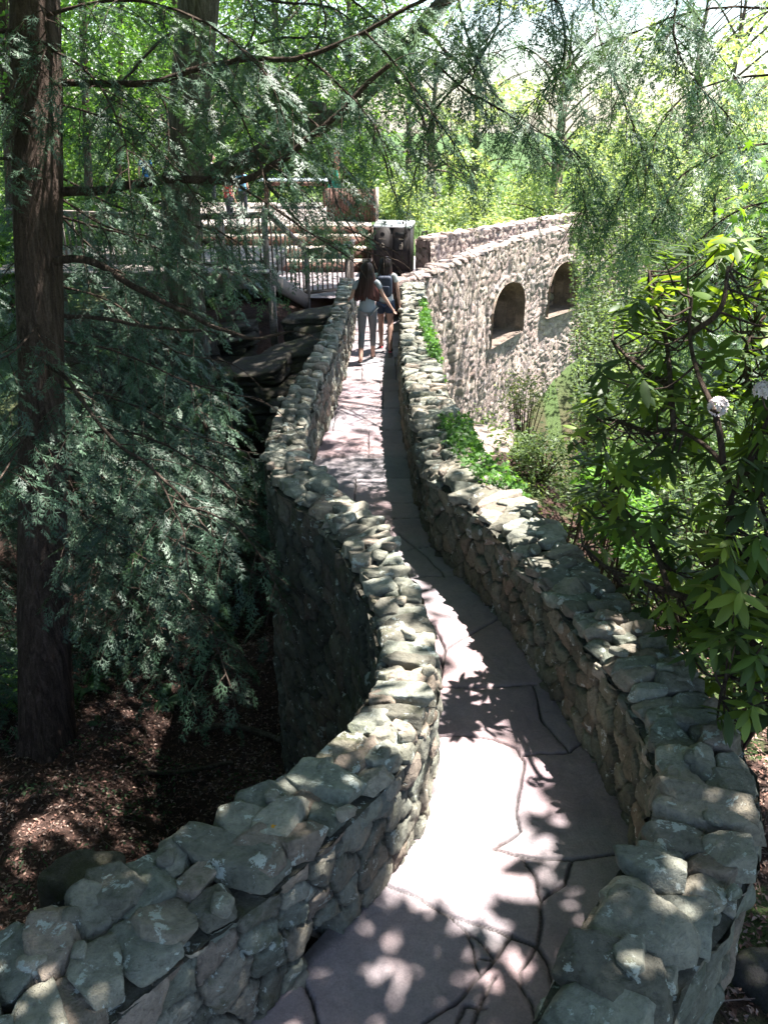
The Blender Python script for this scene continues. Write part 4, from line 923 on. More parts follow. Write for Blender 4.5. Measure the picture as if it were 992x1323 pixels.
# ------------------------------------------------------------------ wooden deck, stairs and terrace at the far end
ZD = .93
P0, P1, P2 = at_z(20, 338, ZD), at_z(228, 351, ZD), at_z(347, 346, ZD)
def railing(g, a, b, z0, z1, n=None, gap=.13, w=.035, cap=.13, col=(.3, .3, .3), zb=None):
    """balusters, bottom rail and flat cap between plan points a and b; z0/z1 floor heights at the ends"""
    a, b = np.array(a[:2]), np.array(b[:2]); L = np.linalg.norm(b - a); n = int(L / gap)
    g.beam((*a, z0 + 1.04), (*b, z1 + 1.04), cap, .035, col); g.beam((*a, z0 + .98), (*b, z1 + .98), .04, .07, col); g.beam((*a, z0 + .12), (*b, z1 + .12), .04, .07, col)
    for i in range(1, n):
        f = i / n; p = a + (b - a) * f; z = z0 + (z1 - z0) * f; g.box((*p, z + .55), (w, w, .82), None, col)
deck = thing('wooden_deck', 'raised weathered wooden deck on posts with a baluster railing, left of the path end', 'deck', (P1[0], P1[1], gz(P1[0], P1[1])))
g = Geo(); back = 20.6
for i in range(26):       # floor boards run left to right
    y0 = i * .14; g.box(((P0[0] + P2[0]) / 2, 17.0 + y0 + .07, ZD - .015), (P2[0] - P0[0] + .1, .132, .03))
g.build('floor_boards', M_DECK, deck)
g = Geo()
for a, b in ((P0, P1), (P1, P2)):
    g.beam((a[0], a[1] - .06, ZD - .21), (b[0], b[1] - .06, ZD - .21), .045, .34); g.beam((a[0], a[1] + .12, ZD - .13), (b[0], b[1] + .12, ZD - .13), .05, .2)
g.beam((P2[0], P2[1], ZD - .2), (P2[0], back, ZD - .2), .05, .34)
g.build('fascia', M_RAIL, deck)
g = Geo(); railing(g, P0, P1, ZD, ZD); railing(g, P1, P2, ZD, ZD); g.build('railing', M_RAIL, deck)
for px in (70, 128, 206, 290, 346):
    f = P0 + (P1 - P0) * ((px - 20) / 208.) if px < 228 else P1 + (P2 - P1) * ((px - 228) / 119.)
    g = Geo(); g.box((f[0], f[1] - .1, (ZD + 1.06 + ZD - .5) / 2), (.11, .11, 1.56)); g.build('post', M_RAIL, deck)
for px in (75, 205, 348):
    f = P0 + (P1 - P0) * ((px - 20) / 208.) if px < 228 else P1 + (P2 - P1) * ((px - 228) / 119.)
    zb = gz(f[0], f[1]) - .4; g = Geo(); g.box((f[0] + .02, f[1] + .05, (ZD - .38 + zb) / 2), (.14, .14, ZD - .38 - zb)); g.build('support_post', M_RAIL, deck)
# short flight down from the deck to the path level
Q0, Q1 = np.array([P2[0], P2[1] - .02]), at_z(398, 384, 0.)[:2]
st = thing('wooden_stairs', 'short wooden stairs with a pale slanting handrail going down from the deck to the path', 'stairs', (P2[0], P2[1], 0))
d = unit(Q1 - Q0); L = np.linalg.norm(Q1 - Q0)
g = Geo()
for k in range(5):
    c = Q0 + d * L * (k + .5) / 5; z = ZD - .186 * (k + 1); nrm = np.array([-d[1], d[0]])
    c = c + nrm * .6; g.box((c[0], c[1], z + .17), (L / 5 + .03, 1.2, .04), rotz(math.atan2(d[1], d[0])))
g.build('tread', M_TREAD, st)
g = Geo(); g.beam((*Q0, ZD - .2), (*Q1, -.12), .05, .30); g.build('stringer', M_RAIL, st)
g = Geo(); g.beam((Q0[0], Q0[1] - .03, ZD + 1.10), (Q1[0], Q1[1] - .03, 1.02), .14, .04)
g.build('handrail', M_DECK, st)
g = Geo(); n = 9
for i in range(1, n):
    p = Q0 + (Q1 - Q0) * i / n; z = ZD * (1 - i / n); g.box((*p, z + .5), (.035, .035, .9))
g.build('balusters', M_RAIL, st)
# railing at the path level, by the end of the left wall
lr = thing('wooden_railing', 'low brown baluster railing where the left stone wall meets the deck stairs', 'railing', (Q1[0], Q1[1], 0))
A, B = Q1, at_z(449, 378, 0.)[:2]
g = Geo(); railing(g, A, B, -.02, -.02, cap=.15, gap=.125); g.build('balusters', M_RAIL, lr)
for p in (A, B): g = Geo(); g.box((*p, .1), (.11, .11, 1.95 if p is A else 1.8)); g.build('post', M_RAIL, lr)
g = Geo(); B2 = B + [.12, 1.1]; railing(g, B, B2, -.02, -.02, cap=.12); g.build('side_railing', M_RAIL, lr)
g = Geo(); g.beam((*A, -.2), (*B, -.2), .05, .34); g.beam((A[0], A[1] + .02, -.75), (B[0], B[1] + .02, -.75), .04, .7); g.build('fascia', M_STAIN, lr)
g = Geo(); g.box((-.86, B[1] - .12, .92), (.2, .16, .26)); g.tube([(-.86, B[1] - .12, 1.0), (-.86, B[1] - .12, 1.09)], [.1, .06], 10)
tag(g.build('lamp_box', plain('dark green metal', (.05, .075, .07), .5)), 'small dark greenish box beside the low railing at the far left wall end', 'box')
# wide stained steps and the terrace above them
XL_, XR_ = -6.6, -.32
tr = thing('wooden_steps', 'wide dark brown stained steps with pale treads rising to the terrace behind the bins', 'steps', (-2.5, 23, 0))
zs = [.27, .54, .79, 1.0]; yy = [22.75, 23.2, 23.65, 24.1]
for k in range(4):
    g = Geo(); z_prev = 0 if k == 0 else zs[k - 1]; g.box(((XL_ + XR_) / 2, yy[k], (z_prev + zs[k]) / 2 - .02), (XR_ - XL_, .04, zs[k] - z_prev - .03)); g.build('riser', M_STAIN, tr)
    g = Geo(); dpt = .44 if k < 3 else .3
    for j in range(4): w_ = (XR_ - XL_) / 4; g.box((XL_ + w_ * (j + .5), yy[k] + dpt / 2 - .05, zs[k] - .018), (w_ - .012, dpt, .036))
    g.build('tread', M_TREAD, tr)
g = Geo(); g.box((XR_ + .03, 23.6, .48), (.05, 1.9, .95)); g.build('side_panel', M_STAIN, tr)
g = Geo()
for i in range(40): g.box((-5.2, 24.5 + i * .16, .975), (9.7, .15, .04))
g.box((-5.2, 24.42, .85), (9.7, .05, .25))
tag(g.build('terrace', M_DECK), 'broad pale wooden terrace behind the wide steps', 'terrace')
fn = thing('slat_fence', 'leaning dark brown slat fence with a pale end post above the bins', 'fence', (-.9, 25, 1))
g = Geo(); a, b = at_y(424, 290, 25.4), at_y(484, 290, 25.0)
for i in range(17):
    p = a + (b - a) * i / 16.; g.box((p[0] + .01, p[1], 1.42), (.085, .022, .86), tilt(0, R(2)))
g.beam((a[0], a[1] + .03, 1.7), (b[0], b[1] + .03, 1.7), .03, .08); g.beam((a[0], a[1] + .03, 1.15), (b[0], b[1] + .03, 1.15), .03, .08)
g.build('slats', M_STAIN, fn); g = Geo(); g.box((b[0] + .07, b[1], 1.42), (.09, .09, .95)); g.build('post', M_TREAD, fn)
tb = thing('long_table', 'long table with a pale blue grey top on the terrace, half hidden by hemlock boughs', 'table', (-3.2, 29, .99))
a, b = at_y(334, 231, 29.), at_y(426, 229, 29.); zt = 1.82
g = Geo(); g.box(((a[0] + b[0]) / 2, 29.2, zt), (b[0] - a[0], .9, .05)); g.build('tabletop', plain('pale blue grey paint', (.42, .5, .55), .5), tb)
for x in (a[0] + .2, b[0] - .2):
    for y in (28.9, 29.5): g = Geo(); g.box((x, y, (zt + .99) / 2 - .01), (.08, .08, zt - .99 - .03)); g.build('leg', M_STAIN, tb)
g = Geo(); g.box(((a[0] + b[0]) / 2, 28.88, zt - .1), (b[0] - a[0] - .3, .04, .12)); g.build('apron', M_STAIN, tb)
b_ = at_y(437, 292, 26.6); pt = thing('reddish_post', 'reddish brown timber post rising from the terrace with a teal cloth on it', 'post', (b_[0], 26.6, 1))
g = Geo(); g.box((b_[0], 26.6, 1.9), (.14, .14, 1.85)); g.build('shaft', plain('red brown timber', (.22, .085, .055), .8), pt)
g = Geo(); c_ = at_y(432, 232, 26.45)
uu, vv = np.meshgrid(np.linspace(-.5, .5, 14), np.linspace(0, 1, 16), indexing='ij')
g.add(np.stack([c_[0] + uu * (.16 + .22 * vv), 26.47 + .03 * np.sin(uu * 14 + vv * 3), c_[2] + .26 - .55 * vv * (1 - .25 * np.abs(uu))], -1).reshape(-1, 3), grid_faces(14, 16))
o = g.build('hanging_cloth', plain('teal cloth', (.02, .22, .17), .8), smooth=True); o.modifiers.new('thickness', 'SOLIDIFY').thickness = .012
tag(o, 'small teal cloth hanging from the reddish post on the terrace', 'cloth')

# ------------------------------------------------------------------ recycling and litter bins
M_BIN = plain('dark brown painted steel', (.016, .013, .013), .6, spec=.22, var=.1); M_BINTOP = plain('pale metal lid', (.55, .56, .57), .35, .3)
M_BLACK = plain('black opening', (.004, .004, .004), .8); M_SIGN = plain('cream decal', (.62, .52, .40), .6, var=.04)
C0 = at_z(529.5, 357, 0); uW = unit(np.array([.975, -.17, 0])); vW = np.array([-uW[1], uW[0], 0]); Wd, Dp, Hh = .47, .68, 1.17
bt = thing('double_bin', 'dark double recycling and litter bin with a pale lid at the end of the path', 'litter bin', C0 - uW * Wd + vW * .2)
Rb = np.stack([uW, vW, np.array([0, 0, 1.])], 1)
def BP(u, v, z): return C0 + uW * u + vW * v + np.array([0, 0, z])      # u negative to the left, v towards the back
for k in (0, 1):
    u = -Wd * (k + .5); g = Geo(); g.box(BP(u, Dp / 2, .04 + (Hh - .04) / 2), (Wd - .006, Dp, Hh - .04), Rb)
    for e in (-1, 1): g.box(BP(u + e * (Wd / 2 - .012), -.006, .6), (.022, .012, Hh - .1), Rb)
    g.box(BP(u, -.005, .10), (Wd - .06, .010, .08), Rb); g.box(BP(u, -.008, .62), (Wd - .08, .012, .006), Rb)
    cb = g.build('cabinet', M_BIN, bt)
    g = Geo()
    if k == 0: g.box(BP(u, -.012, 1.0), (.30, .02, .125), Rb)
    else:
        V = [BP(u + .055 * math.cos(a), dv, 1.0 + .055 * math.sin(a)) for dv in (-.02, .0) for a in np.linspace(0, 6.283, 20, endpoint=False)]
        i = np.arange(20); g.add(V, np.stack([i, (i + 1) % 20, (i + 1) % 20 + 20, i + 20], 1)); g.add([BP(u, -.02, 1.0)] + V[:20], np.stack([np.zeros(20, int), 1 + i, 1 + (i + 1) % 20], 1))
    g.build('opening', M_BLACK, bt)
g = Geo()      # lid: shallow slope to the front, small knobs
V = [BP(u, v, z) for u in (-2 * Wd - .015, .015) for v, z in ((-.02, Hh), (-.02, Hh + .03), (Dp + .02, Hh + .10), (Dp + .02, Hh))]
g.add(V, np.array([[0, 1, 2, 3], [4, 7, 6, 5], [0, 4, 5, 1], [1, 5, 6, 2], [2, 6, 7, 3], [0, 3, 7, 4]])); g.build('lid', M_BINTOP, bt)
g = Geo()
for u in (-2 * Wd, -Wd, 0): g = Geo(); g.box(BP(u, .0, Hh + .03), (.03, .03, .06), Rb); g.build('corner_cap', M_BLACK, bt)
for u in (-Wd * 1.5, -Wd * .5): g = Geo(); g.box(BP(u, .3, Hh + .085), (.04, .04, .05), Rb); g.build('lid_knob', M_BLACK, bt)
def decal(name, polys, u, z, s):
    g = Geo()
    for pl in polys:
        n = len(pl); V = [BP(u + x * s, dv, z + y * s) for dv in (-.016, -.009) for x, y in pl]; i = np.arange(n)
        g.add(V, np.stack([i, (i + 1) % n, (i + 1) % n + n, i + n], 1))
        for q in range(1, n - 1): g.add([V[0], V[q], V[q + 1]], np.array([[0, 1, 2]]))
    return g.build(name, M_SIGN, bt)
arrow = []
for k in range(3):
    t0 = R(90 + 120 * k); 
    def rr_(x, y): c, s_ = math.cos(t0 - R(90)), math.sin(t0 - R(90)); return (x * c - y * s_, x * s_ + y * c)
    arrow += [[rr_(*q) for q in ((-.42, .62), (-.12, .98), (.22, .98), (.02, .62))], [rr_(*q) for q in ((.08, .78), (.26, .98), (.62, .36), (.38, .26))], [rr_(*q) for q in ((.20, .42), (.80, .52), (.62, .02))],
              [rr_(*q) for q in ((-.74, .30), (-.56, .62), (-.30, .52), (-.5, .16))]]
decal('recycling_symbol', arrow, -Wd * 1.5, .74, .062)
circ = [(.33 * math.cos(a) * .42, .86 + .14 * math.sin(a)) for a in np.linspace(0, 6.283, 12, endpoint=False)]
man = [[(x + .12, y) for x, y in circ], [(-.02, .62), (.26, .68), (.34, .3), (.30, -.1), (0, -.1)], [(0, -.1), (.12, -.1), (.1, -.95), (.0, -.95)], [(.18, -.1), (.30, -.1), (.32, -.95), (.21, -.95)], [(0, .62), (0, .48), (-.42, .12), (-.48, .22)],
       [(-.66, -.1), (-.6, -.1), (-.55, -.9), (-.62, -.9)], [(-.3, -.1), (-.24, -.1), (-.28, -.9), (-.35, -.9)], [(-.62, -.9), (-.28, -.9), (-.28, -.95), (-.62, -.95)], [(-.5, .28), (-.4, .28), (-.4, .4), (-.5, .4)]]
decal('litter_symbol', man, -Wd * .5 + .02, .74, .085)
for txt, u in (('TRASH', -Wd * .5), ('RECYCLE', -Wd * 1.5)):
    cu = bpy.data.curves.new('bin_lettering', 'FONT'); cu.body = txt; cu.size = .042; cu.align_x = 'CENTER'; cu.extrude = .001
    o = bpy.data.objects.new('bin_lettering', cu); COL.objects.link(o); me = bpy.data.meshes.new_from_object(o.evaluated_get(bpy.context.evaluated_depsgraph_get())); bpy.data.objects.remove(o)
    p = BP(u, -.013, .885); M4 = np.eye(4); M4[:3, 0] = uW; M4[:3, 1] = (0, 0, 1); M4[:3, 2] = -vW; M4[:3, 3] = p - np.array(bt.location)
    me.transform(Matrix(M4.tolist())); me.materials.clear(); me.materials.append(M_SIGN); o = bpy.data.objects.new('lettering', me); COL.objects.link(o); o.parent = bt
# thin metal frame beside the bins
fr = thing('metal_frame', 'thin dark metal hand rail frame between the bins and the second bridge', 'railing', (1.0, 22.8, 0))
a, b = at_z(544.5, 352, 0), at_z(550, 350, 0)
a[2] = b[2] = 0
for p in (a, b): g = Geo(); g.tube([p, p + [0, 0, 1.0]], .018, 8); g.build('post', M_BIN, fr)
for z in (1.0, .45): g = Geo(); g.tube([a + [0, 0, z], b + [0, 0, z]], .016, 8); g.build('rail', M_BIN, fr)

# ------------------------------------------------------------------ people
M_SKIN = plain('skin', (.42, .25, .19), .55, var=.05); M_HAIR = None
def hair_material():
    m, nt, b = mat('dark hair'); at = N(nt, 'Attribute', attribute_name='col').outputs['Color']; nt.links.new(at, b.inputs['Base Color'])
    b.inputs['Roughness'].default_value = .5; b.inputs['Specular IOR Level'].default_value = .22; return m
M_HAIR = hair_material()
def skin_mesh(name, V, E, Rr, m, parent, loc, rz, sub=2):
    me = bpy.data.meshes.new(name); c, s = math.cos(rz), math.sin(rz)
    W = [((x * c - y * s) + loc[0], (x * s + y * c) + loc[1], z + loc[2]) for x, y, z in V]
    if parent: W = [tuple(np.array(w) - np.array(parent.location)) for w in W]
    me.from_pydata(W, E, []); o = bpy.data.objects.new(name, me); COL.objects.link(o)
    if parent: o.parent = parent
    md = o.modifiers.new('skin', 'SKIN'); md.use_smooth_shade = True; md.branch_smoothing = .6
    if not me.skin_vertices: pass
    for i, r in enumerate(Rr):
        sv = me.skin_vertices[0].data[i]; sv.radius = r if isinstance(r, tuple) else (r, r); sv.use_root = (i == 0)
    ss = o.modifiers.new('smooth', 'SUBSURF'); ss.levels = sub; ss.render_levels = sub; me.materials.append(m); return o
class Sk:
    def __init__(s): s.V = []; s.E = []; s.R = []
    def v(s, p, r, to=None):
        s.V.append(tuple(float(q) for q in p)); s.R.append(r); k = len(s.V) - 1
        if to is not None: s.E.append((to, k))
        return k
    def chain(s, pts, rs, to=None):
        for p, r in zip(pts, rs): to = s.v(p, r, to)
        return to
def lerp(a, b, f): return np.array(a, float) * (1 - f) + np.array(b, float) * f
def hand(sk, wrist, dirn, side, to, h=1.):
    """palm, four fingers and a thumb; slightly curled"""
    d = unit(np.array(dirn, float)); lat = unit(np.cross(d, (side, 0, 0.001)) if abs(d[0]) < .8 else np.array([0, 1., 0])) ; nrm = unit(np.cross(lat, d))
    p1 = np.array(wrist) + d * .035 * h; k1 = sk.v(p1, (.022 * h, .018 * h), to); p2 = p1 + d * .04 * h; k2 = sk.v(p2, (.026 * h, .014 * h), k1)
    for q, (o, ln) in enumerate(((-.028, .052), (-.009, .062), (.010, .058), (.028, .046))):
        b = p2 + lat * o * h + d * .012; c1 = b + d * ln * .5 * h + nrm * .006 * side; c2 = b + d * ln * h * .9 + nrm * .02 * side
        sk.chain([b, c1, c2], [.0085 * h, .0078 * h, .0068 * h], k2)
    t = p1 - lat * .026 * h; sk.chain([t, t + (d * .025 - lat * .014) * h, t + (d * .05 - lat * .014 + nrm * .01 * side) * h], [.0105 * h, .0095 * h, .0078 * h], k1)
def person(name, label, loc, rz, J, cols, group=None, hair=None, hem=.86, legwear=('leggings', .62), extras=None, scale=1.0, sit=False):
    root = thing(name, label, 'person', loc, group); S = scale; S3 = lambda p: tuple(np.array(p) * S)
    J = {k: np.array(v, float) * S for k, v in J.items()}
    sk = Sk(); pel = sk.v(J['pelvis'], (.125 * S, .098 * S)); w = sk.v(J['waist'], (.105 * S, .08 * S), pel); c = sk.v(J['chest'], (.128 * S, .092 * S), w)
    u = sk.v(J['upper'], (.09 * S, .07 * S), c); n = sk.v(J['neck'], .046 * S, u); n2 = sk.v(J['neck'] + (0, .012 * S, .05 * S), .047 * S, n)
    h1 = sk.v(J['head'] - (0, 0, .045 * S), (.066 * S, .078 * S), n2); h2 = sk.v(J['head'] + (0, -.005 * S, .03 * S), (.078 * S, .095 * S), h1); sk.v(J['head'] + (0, -.01 * S, .09 * S), (.05 * S, .06 * S), h2)
    for s_, q in ((-1, 'l'), (1, 'r')):
        hp = sk.v(J['hip_' + q], .085 * S, pel); kn, an = J['knee_' + q], J['ank_' + q]; H = J['hip_' + q]
        t1 = sk.v(lerp(H, kn, .35), .079 * S, hp); t2 = sk.v(kn, .051 * S, t1); c1 = sk.v(lerp(kn, an, .3) + (0, -.012, 0), .053 * S, t2); c2 = sk.v(an, .033 * S, c1)
        fd = J['toe_' + q]; sk.chain([an + (0, -.01, -.04 * S), lerp(an, fd, .55) - (0, 0, .02), fd], [(.032 * S, .03 * S), (.036 * S, .024 * S), (.03 * S, .016 * S)], c2)
        sh = sk.v(J['sho_' + q], .045 * S, u); el, wr = J['elb_' + q], J['wri_' + q]
        a1 = sk.v(lerp(J['sho_' + q], el, .4), .040 * S, sh); a2 = sk.v(el, .032 * S, a1); a3 = sk.v(lerp(el, wr, .35), .031 * S, a2); a4 = sk.v(wr, .021 * S, a3); hand(sk, wr, wr - el, s_, a4, S)
    body = skin_mesh('body', sk.V, sk.E, sk.R, M_SKIN, None, (0, 0, 0), 0, 2); me = body.data; me.transform(Matrix.Rotation(rz, 4, 'Z')); body.parent = root
    def put(o): o.data.transform(Matrix.Rotation(rz, 4, 'Z')); o.parent = root; return o
    # shirt
    s = Sk(); a0_ = s.v(np.array([J['pelvis'][0], J['pelvis'][1], (hem - .05) * S]), (.152 * S, .122 * S)); a = s.v(J['pelvis'] + (0, 0, .01), (.150 * S, .120 * S), a0_); b = s.v(J['waist'], (.124 * S, .10 * S), a); c = s.v(J['chest'], (.143 * S, .106 * S), b); u = s.v(J['upper'] - (0, 0, .01), (.10 * S, .08 * S), c)
    s.v(J['neck'] - (0, 0, .035), (.06 * S, .06 * S), u)
    for q in 'lr':
        e = s.v(J['sho_' + q], .057 * S, u); s.v(lerp(J['sho_' + q], J['elb_' + q], .55), .055 * S, e)
    put(skin_mesh('shirt', s.V, s.E, s.R, cols['shirt'], None, (0, 0, 0), 0, 2))
    # legwear
    s = Sk(); a = s.v(J['pelvis'] + (0, 0, .03), (.133 * S, .106 * S))
    for q in 'lr':
        H, kn, an = J['hip_' + q], J['knee_' + q], J['ank_' + q]; e = s.v(H, .093 * S, a); wide = .10 if legwear[0] == 'shorts' else .083; e = s.v(lerp(H, kn, .38), wide * S, e)
        if legwear[0] != 'shorts': s.chain([kn, lerp(kn, an, .3) + (0, -.012, 0), lerp(kn, an, legwear[1])], [.057 * S, .058 * S, .045 * S], e)
        else: s.v(lerp(H, kn, .5), .098 * S, e)
    put(skin_mesh(legwear[0], s.V, s.E, s.R, cols['legs'], None, (0, 0, 0), 0, 2))
    for q in 'lr':
        an, fd = J['ank_' + q], J['toe_' + q]; s = Sk(); s.chain([an + (0, -.025, -.045 * S), lerp(an, fd, .5) - (0, 0, .02), fd], [(.050 * S, .055 * S), (.052 * S, .044 * S), (.046 * S, .036 * S)])
        put(skin_mesh('shoe', s.V, s.E, s.R, cols['shoe'], None, (0, 0, 0), 0, 2))
        if 'sole' in cols:
            s = Sk(); s.chain([an + (0, -.04, -.078 * S), lerp(an, fd, .5) - (0, 0, .045 * S), fd - (0, 0, .018)], [(.040 * S, .012), (.043 * S, .012), (.035 * S, .01)]); put(skin_mesh('sole', s.V, s.E, s.R, cols['sole'], None, (0, 0, 0), 0, 1))
    # face: eyes, nose, mouth on the far side, ears
    hd = J['head']; g = Geo()
    for e in (-1, 1): V_, F_ = ICO[1]; g.add(V_ * .012 * S + hd + (e * .032 * S, .088 * S, .012 * S), F_, (.05, .03, .02))
    g.add(ICO[1][0] * np.array([.013, .018, .02]) * S + hd + (0, .098 * S, -.018 * S), ICO[1][1], (.5, .3, .24)); g.add(ICO[1][0] * np.array([.024, .008, .007]) * S + hd + (0, .088 * S, -.052 * S), ICO[1][1], (.4, .15, .13))
    for e in (-1, 1): g.add(ICO[1][0] * np.array([.01, .02, .03]) * S + hd + (e * .08 * S, .0, -.01 * S), ICO[1][1], (.45, .27, .2))
    put(g.build('face', M_HAIR, None, smooth=True))
    if hair:
        ln, wb, red, seed = hair; g = Geo(); n_, m_ = 30, 96; rs = np.random.RandomState(seed)
        V = np.zeros((n_, m_, 3)); C = np.zeros((n_, m_, 3)); top = hd + (0, -.012 * S, .125 * S)
        for i in range(n_):
            f = i / (n_ - 1); z = top[2] - ln * S * f ** 1.08; hz = (z - hd[2]) / S
            if hz > -.02: q = math.sqrt(max(0, 1 - ((hz - .0) / .13) ** 2)) if hz > 0 else 1.; rx, ry = .098 * q + .004, .118 * q + .004; yo = -.012
            else: t = min(1, (-.02 - hz) / (ln - .15)); rx = .100 + (wb - .100) * t ** .8; ry = .100 - .035 * t; yo = -.02 - .055 * t
            for j in range(m_):
                a = 2 * math.pi * j / m_; st = math.sin(a * 23 + seed + f * 2) * .5 + math.sin(a * 41 + f * 5 + seed) * .5 + math.sin(a * 9 + f * 6) * .8
                k = 1 + .055 * st * min(1, f * 3); y = math.sin(a) * ry * k; x = math.cos(a) * rx * k + .012 * math.sin(f * 9 + a * 3) * f
                face = y > .02 and hz < .075
                if face: y = .02 + (y - .02) * .1
                zz = z - (.07 * S * abs(math.sin(a * 6.5 + seed)) + .04 * S * math.sin(a * 17)) * max(0, f - .7) * 3.3
                V[i, j] = (hd[0] + x * S, hd[1] + (y + yo) * S, zz); tt = max(0, (f - .35)) * 1.4 * (0.25 + .75 * max(0, math.cos(a)) ** .7)
                C[i, j] = np.array([.016, .010, .009]) * (1 + .5 * h01(j, 3, seed)) + np.array([.10, .025, .022]) * tt * red * (.5 + h01(j, 5, seed))
        i, j = np.meshgrid(np.arange(n_ - 1), np.arange(m_), indexing='ij'); k = (j + 1) % m_
        g.add(V.reshape(-1, 3), np.stack([i * m_ + j, (i + 1) * m_ + j, (i + 1) * m_ + k, i * m_ + k], -1).reshape(-1, 4), C.reshape(-1, 3))
        g.add(np.vstack([V[-1], V[-1].mean(0)[None]]), np.stack([np.arange(m_), (np.arange(m_) + 1) % m_, np.full(m_, m_)], 1), C[-1].mean(0))
        put(g.build('hair', M_HAIR, None, smooth=True))
    if extras: extras(root, J, put)
    return root
def pose(**k):
    J = dict(pelvis=(0, 0, .90), waist=(0, .01, 1.03), chest=(0, .015, 1.19), upper=(0, .005, 1.31), neck=(0, .01, 1.375), head=(0, .035, 1.48), hip_l=(-.082, 0, .84), hip_r=(.082, 0, .84),
             knee_l=(-.09, .02, .46), knee_r=(.09, .02, .46), ank_l=(-.09, 0, .085), ank_r=(.09, 0, .085), toe_l=(-.10, .15, .03), toe_r=(.10, .15, .03),
             sho_l=(-.155, .0, 1.30), sho_r=(.155, .0, 1.30), elb_l=(-.21, -.02, 1.05), elb_r=(.21, -.02, 1.05), wri_l=(-.23, .05, .84), wri_r=(.23, .05, .84)); J.update(k); return J
tee = plain('grey cotton', (.24, .27, .30), .9, var=.08, scale=60); leg = plain('grey leggings', (.15, .155, .16), .85, var=.12, scale=90); shoe = plain('dark shoes', (.03, .03, .035), .7)
p1 = at_z(475, 468, 0)
person('person', 'girl in grey t-shirt and grey leggings walking away with one arm held out', (p1[0], p1[1], 0), R(-1),
       pose(knee_l=(-.095, .0, .47), ank_l=(-.105, -.25, .13), toe_l=(-.11, -.12, .035), knee_r=(.085, .17, .47), ank_r=(.08, .24, .085), toe_r=(.085, .39, .04), hip_l=(-.08, -.01, .84), hip_r=(.08, .02, .84),
            elb_r=(.26, .0, 1.08), wri_r=(.385, .07, .88), elb_l=(-.25, .0, 1.06), wri_l=(-.30, .2, 1.0)), dict(shirt=tee, legs=leg, shoe=shoe, sole=plain('pale sole', (.5, .5, .5))), hair=(.50, .19, .9, 3), hem=.79, legwear=('leggings', .72), scale=1.0)
dark_top = plain('pale grey shirt', (.45, .46, .46), .9); jean = plain('dark denim', (.035, .05, .085), .9, var=.2, scale=80)
def backpack(root, J, put):
    g = Geo(); V, F = ICO[3]; q = (np.abs(V) ** 6).sum(1) ** (-1 / 6.); g.add(V * q[:, None] * np.array([.125, .07, .17]) + np.array([.0, -.145, 1.12]), F, (.02, .03, .05))
    g.add(V * q[:, None] * np.array([.09, .03, .08]) + np.array([.0, -.215, 1.06]), F, (.02, .03, .05)); put(g.build('backpack', plain('navy nylon', (.018, .026, .05), .6), None, smooth=True))
    for s_ in (-1, 1):
        g = Geo(); g.tube(resample(np.array([(s_ * .07, -.09, 1.27), (s_ * .085, -.02, 1.365), (s_ * .09, .07, 1.3), (s_ * .10, .09, 1.1), (s_ * .12, -.05, 1.0)]), n=16)[0], .014, 6); put(g.build('strap', plain('strap webbing', (.02, .03, .05), .7), None, smooth=True))
p2 = at_z(497.5, 453, 0)
person('person', 'girl in dark denim shorts with a navy backpack, walking ahead of the girl in grey', (p2[0], p2[1], 0), R(-4),
       pose(knee_r=(.09, .02, .47), ank_r=(.10, -.22, .115), toe_r=(.10, -.08, .035), knee_l=(-.085, .16, .47), ank_l=(-.085, .22, .085), toe_l=(-.09, .37, .04), elb_r=(.215, -.01, 1.06), wri_r=(.235, .06, .85), elb_l=(-.2, .0, 1.06), wri_l=(-.2, .12, .88)),
       dict(shirt=dark_top, legs=jean, shoe=shoe, sole=plain('red sole', (.5, .04, .06))), hair=(.50, .16, .7, 9), hem=.88, legwear=('shorts', 0), extras=backpack, scale=.985)
navy = plain('dark trousers', (.03, .035, .05), .9)
for (px, py, Y, c, lab, hr) in ((186, 196, 29.0, (.03, .16, .45), 'distant person in a bright blue shirt behind the tall trunk', None), (272, 199, 30.0, (.45, .42, .4), 'distant pale clothed person between the branches left of the long table', None),
                                (293, 222, 27.2, (.5, .04, .06), 'distant person in a red shirt just left of the person in light blue', 1), (311, 214, 28.0, (.12, .3, .5), 'distant person in a light blue shirt left of the long table', 1)):
    hp = at_y(px, py, Y); person('person', lab, (hp[0], Y, hp[2] - 1.58), R(20 + px), pose(), dict(shirt=plain('shirt', c, .9), legs=navy, shoe=shoe), hair=(.22, .11, .3, px) if hr else (.16, .1, .3, px), legwear=('trousers', .85))
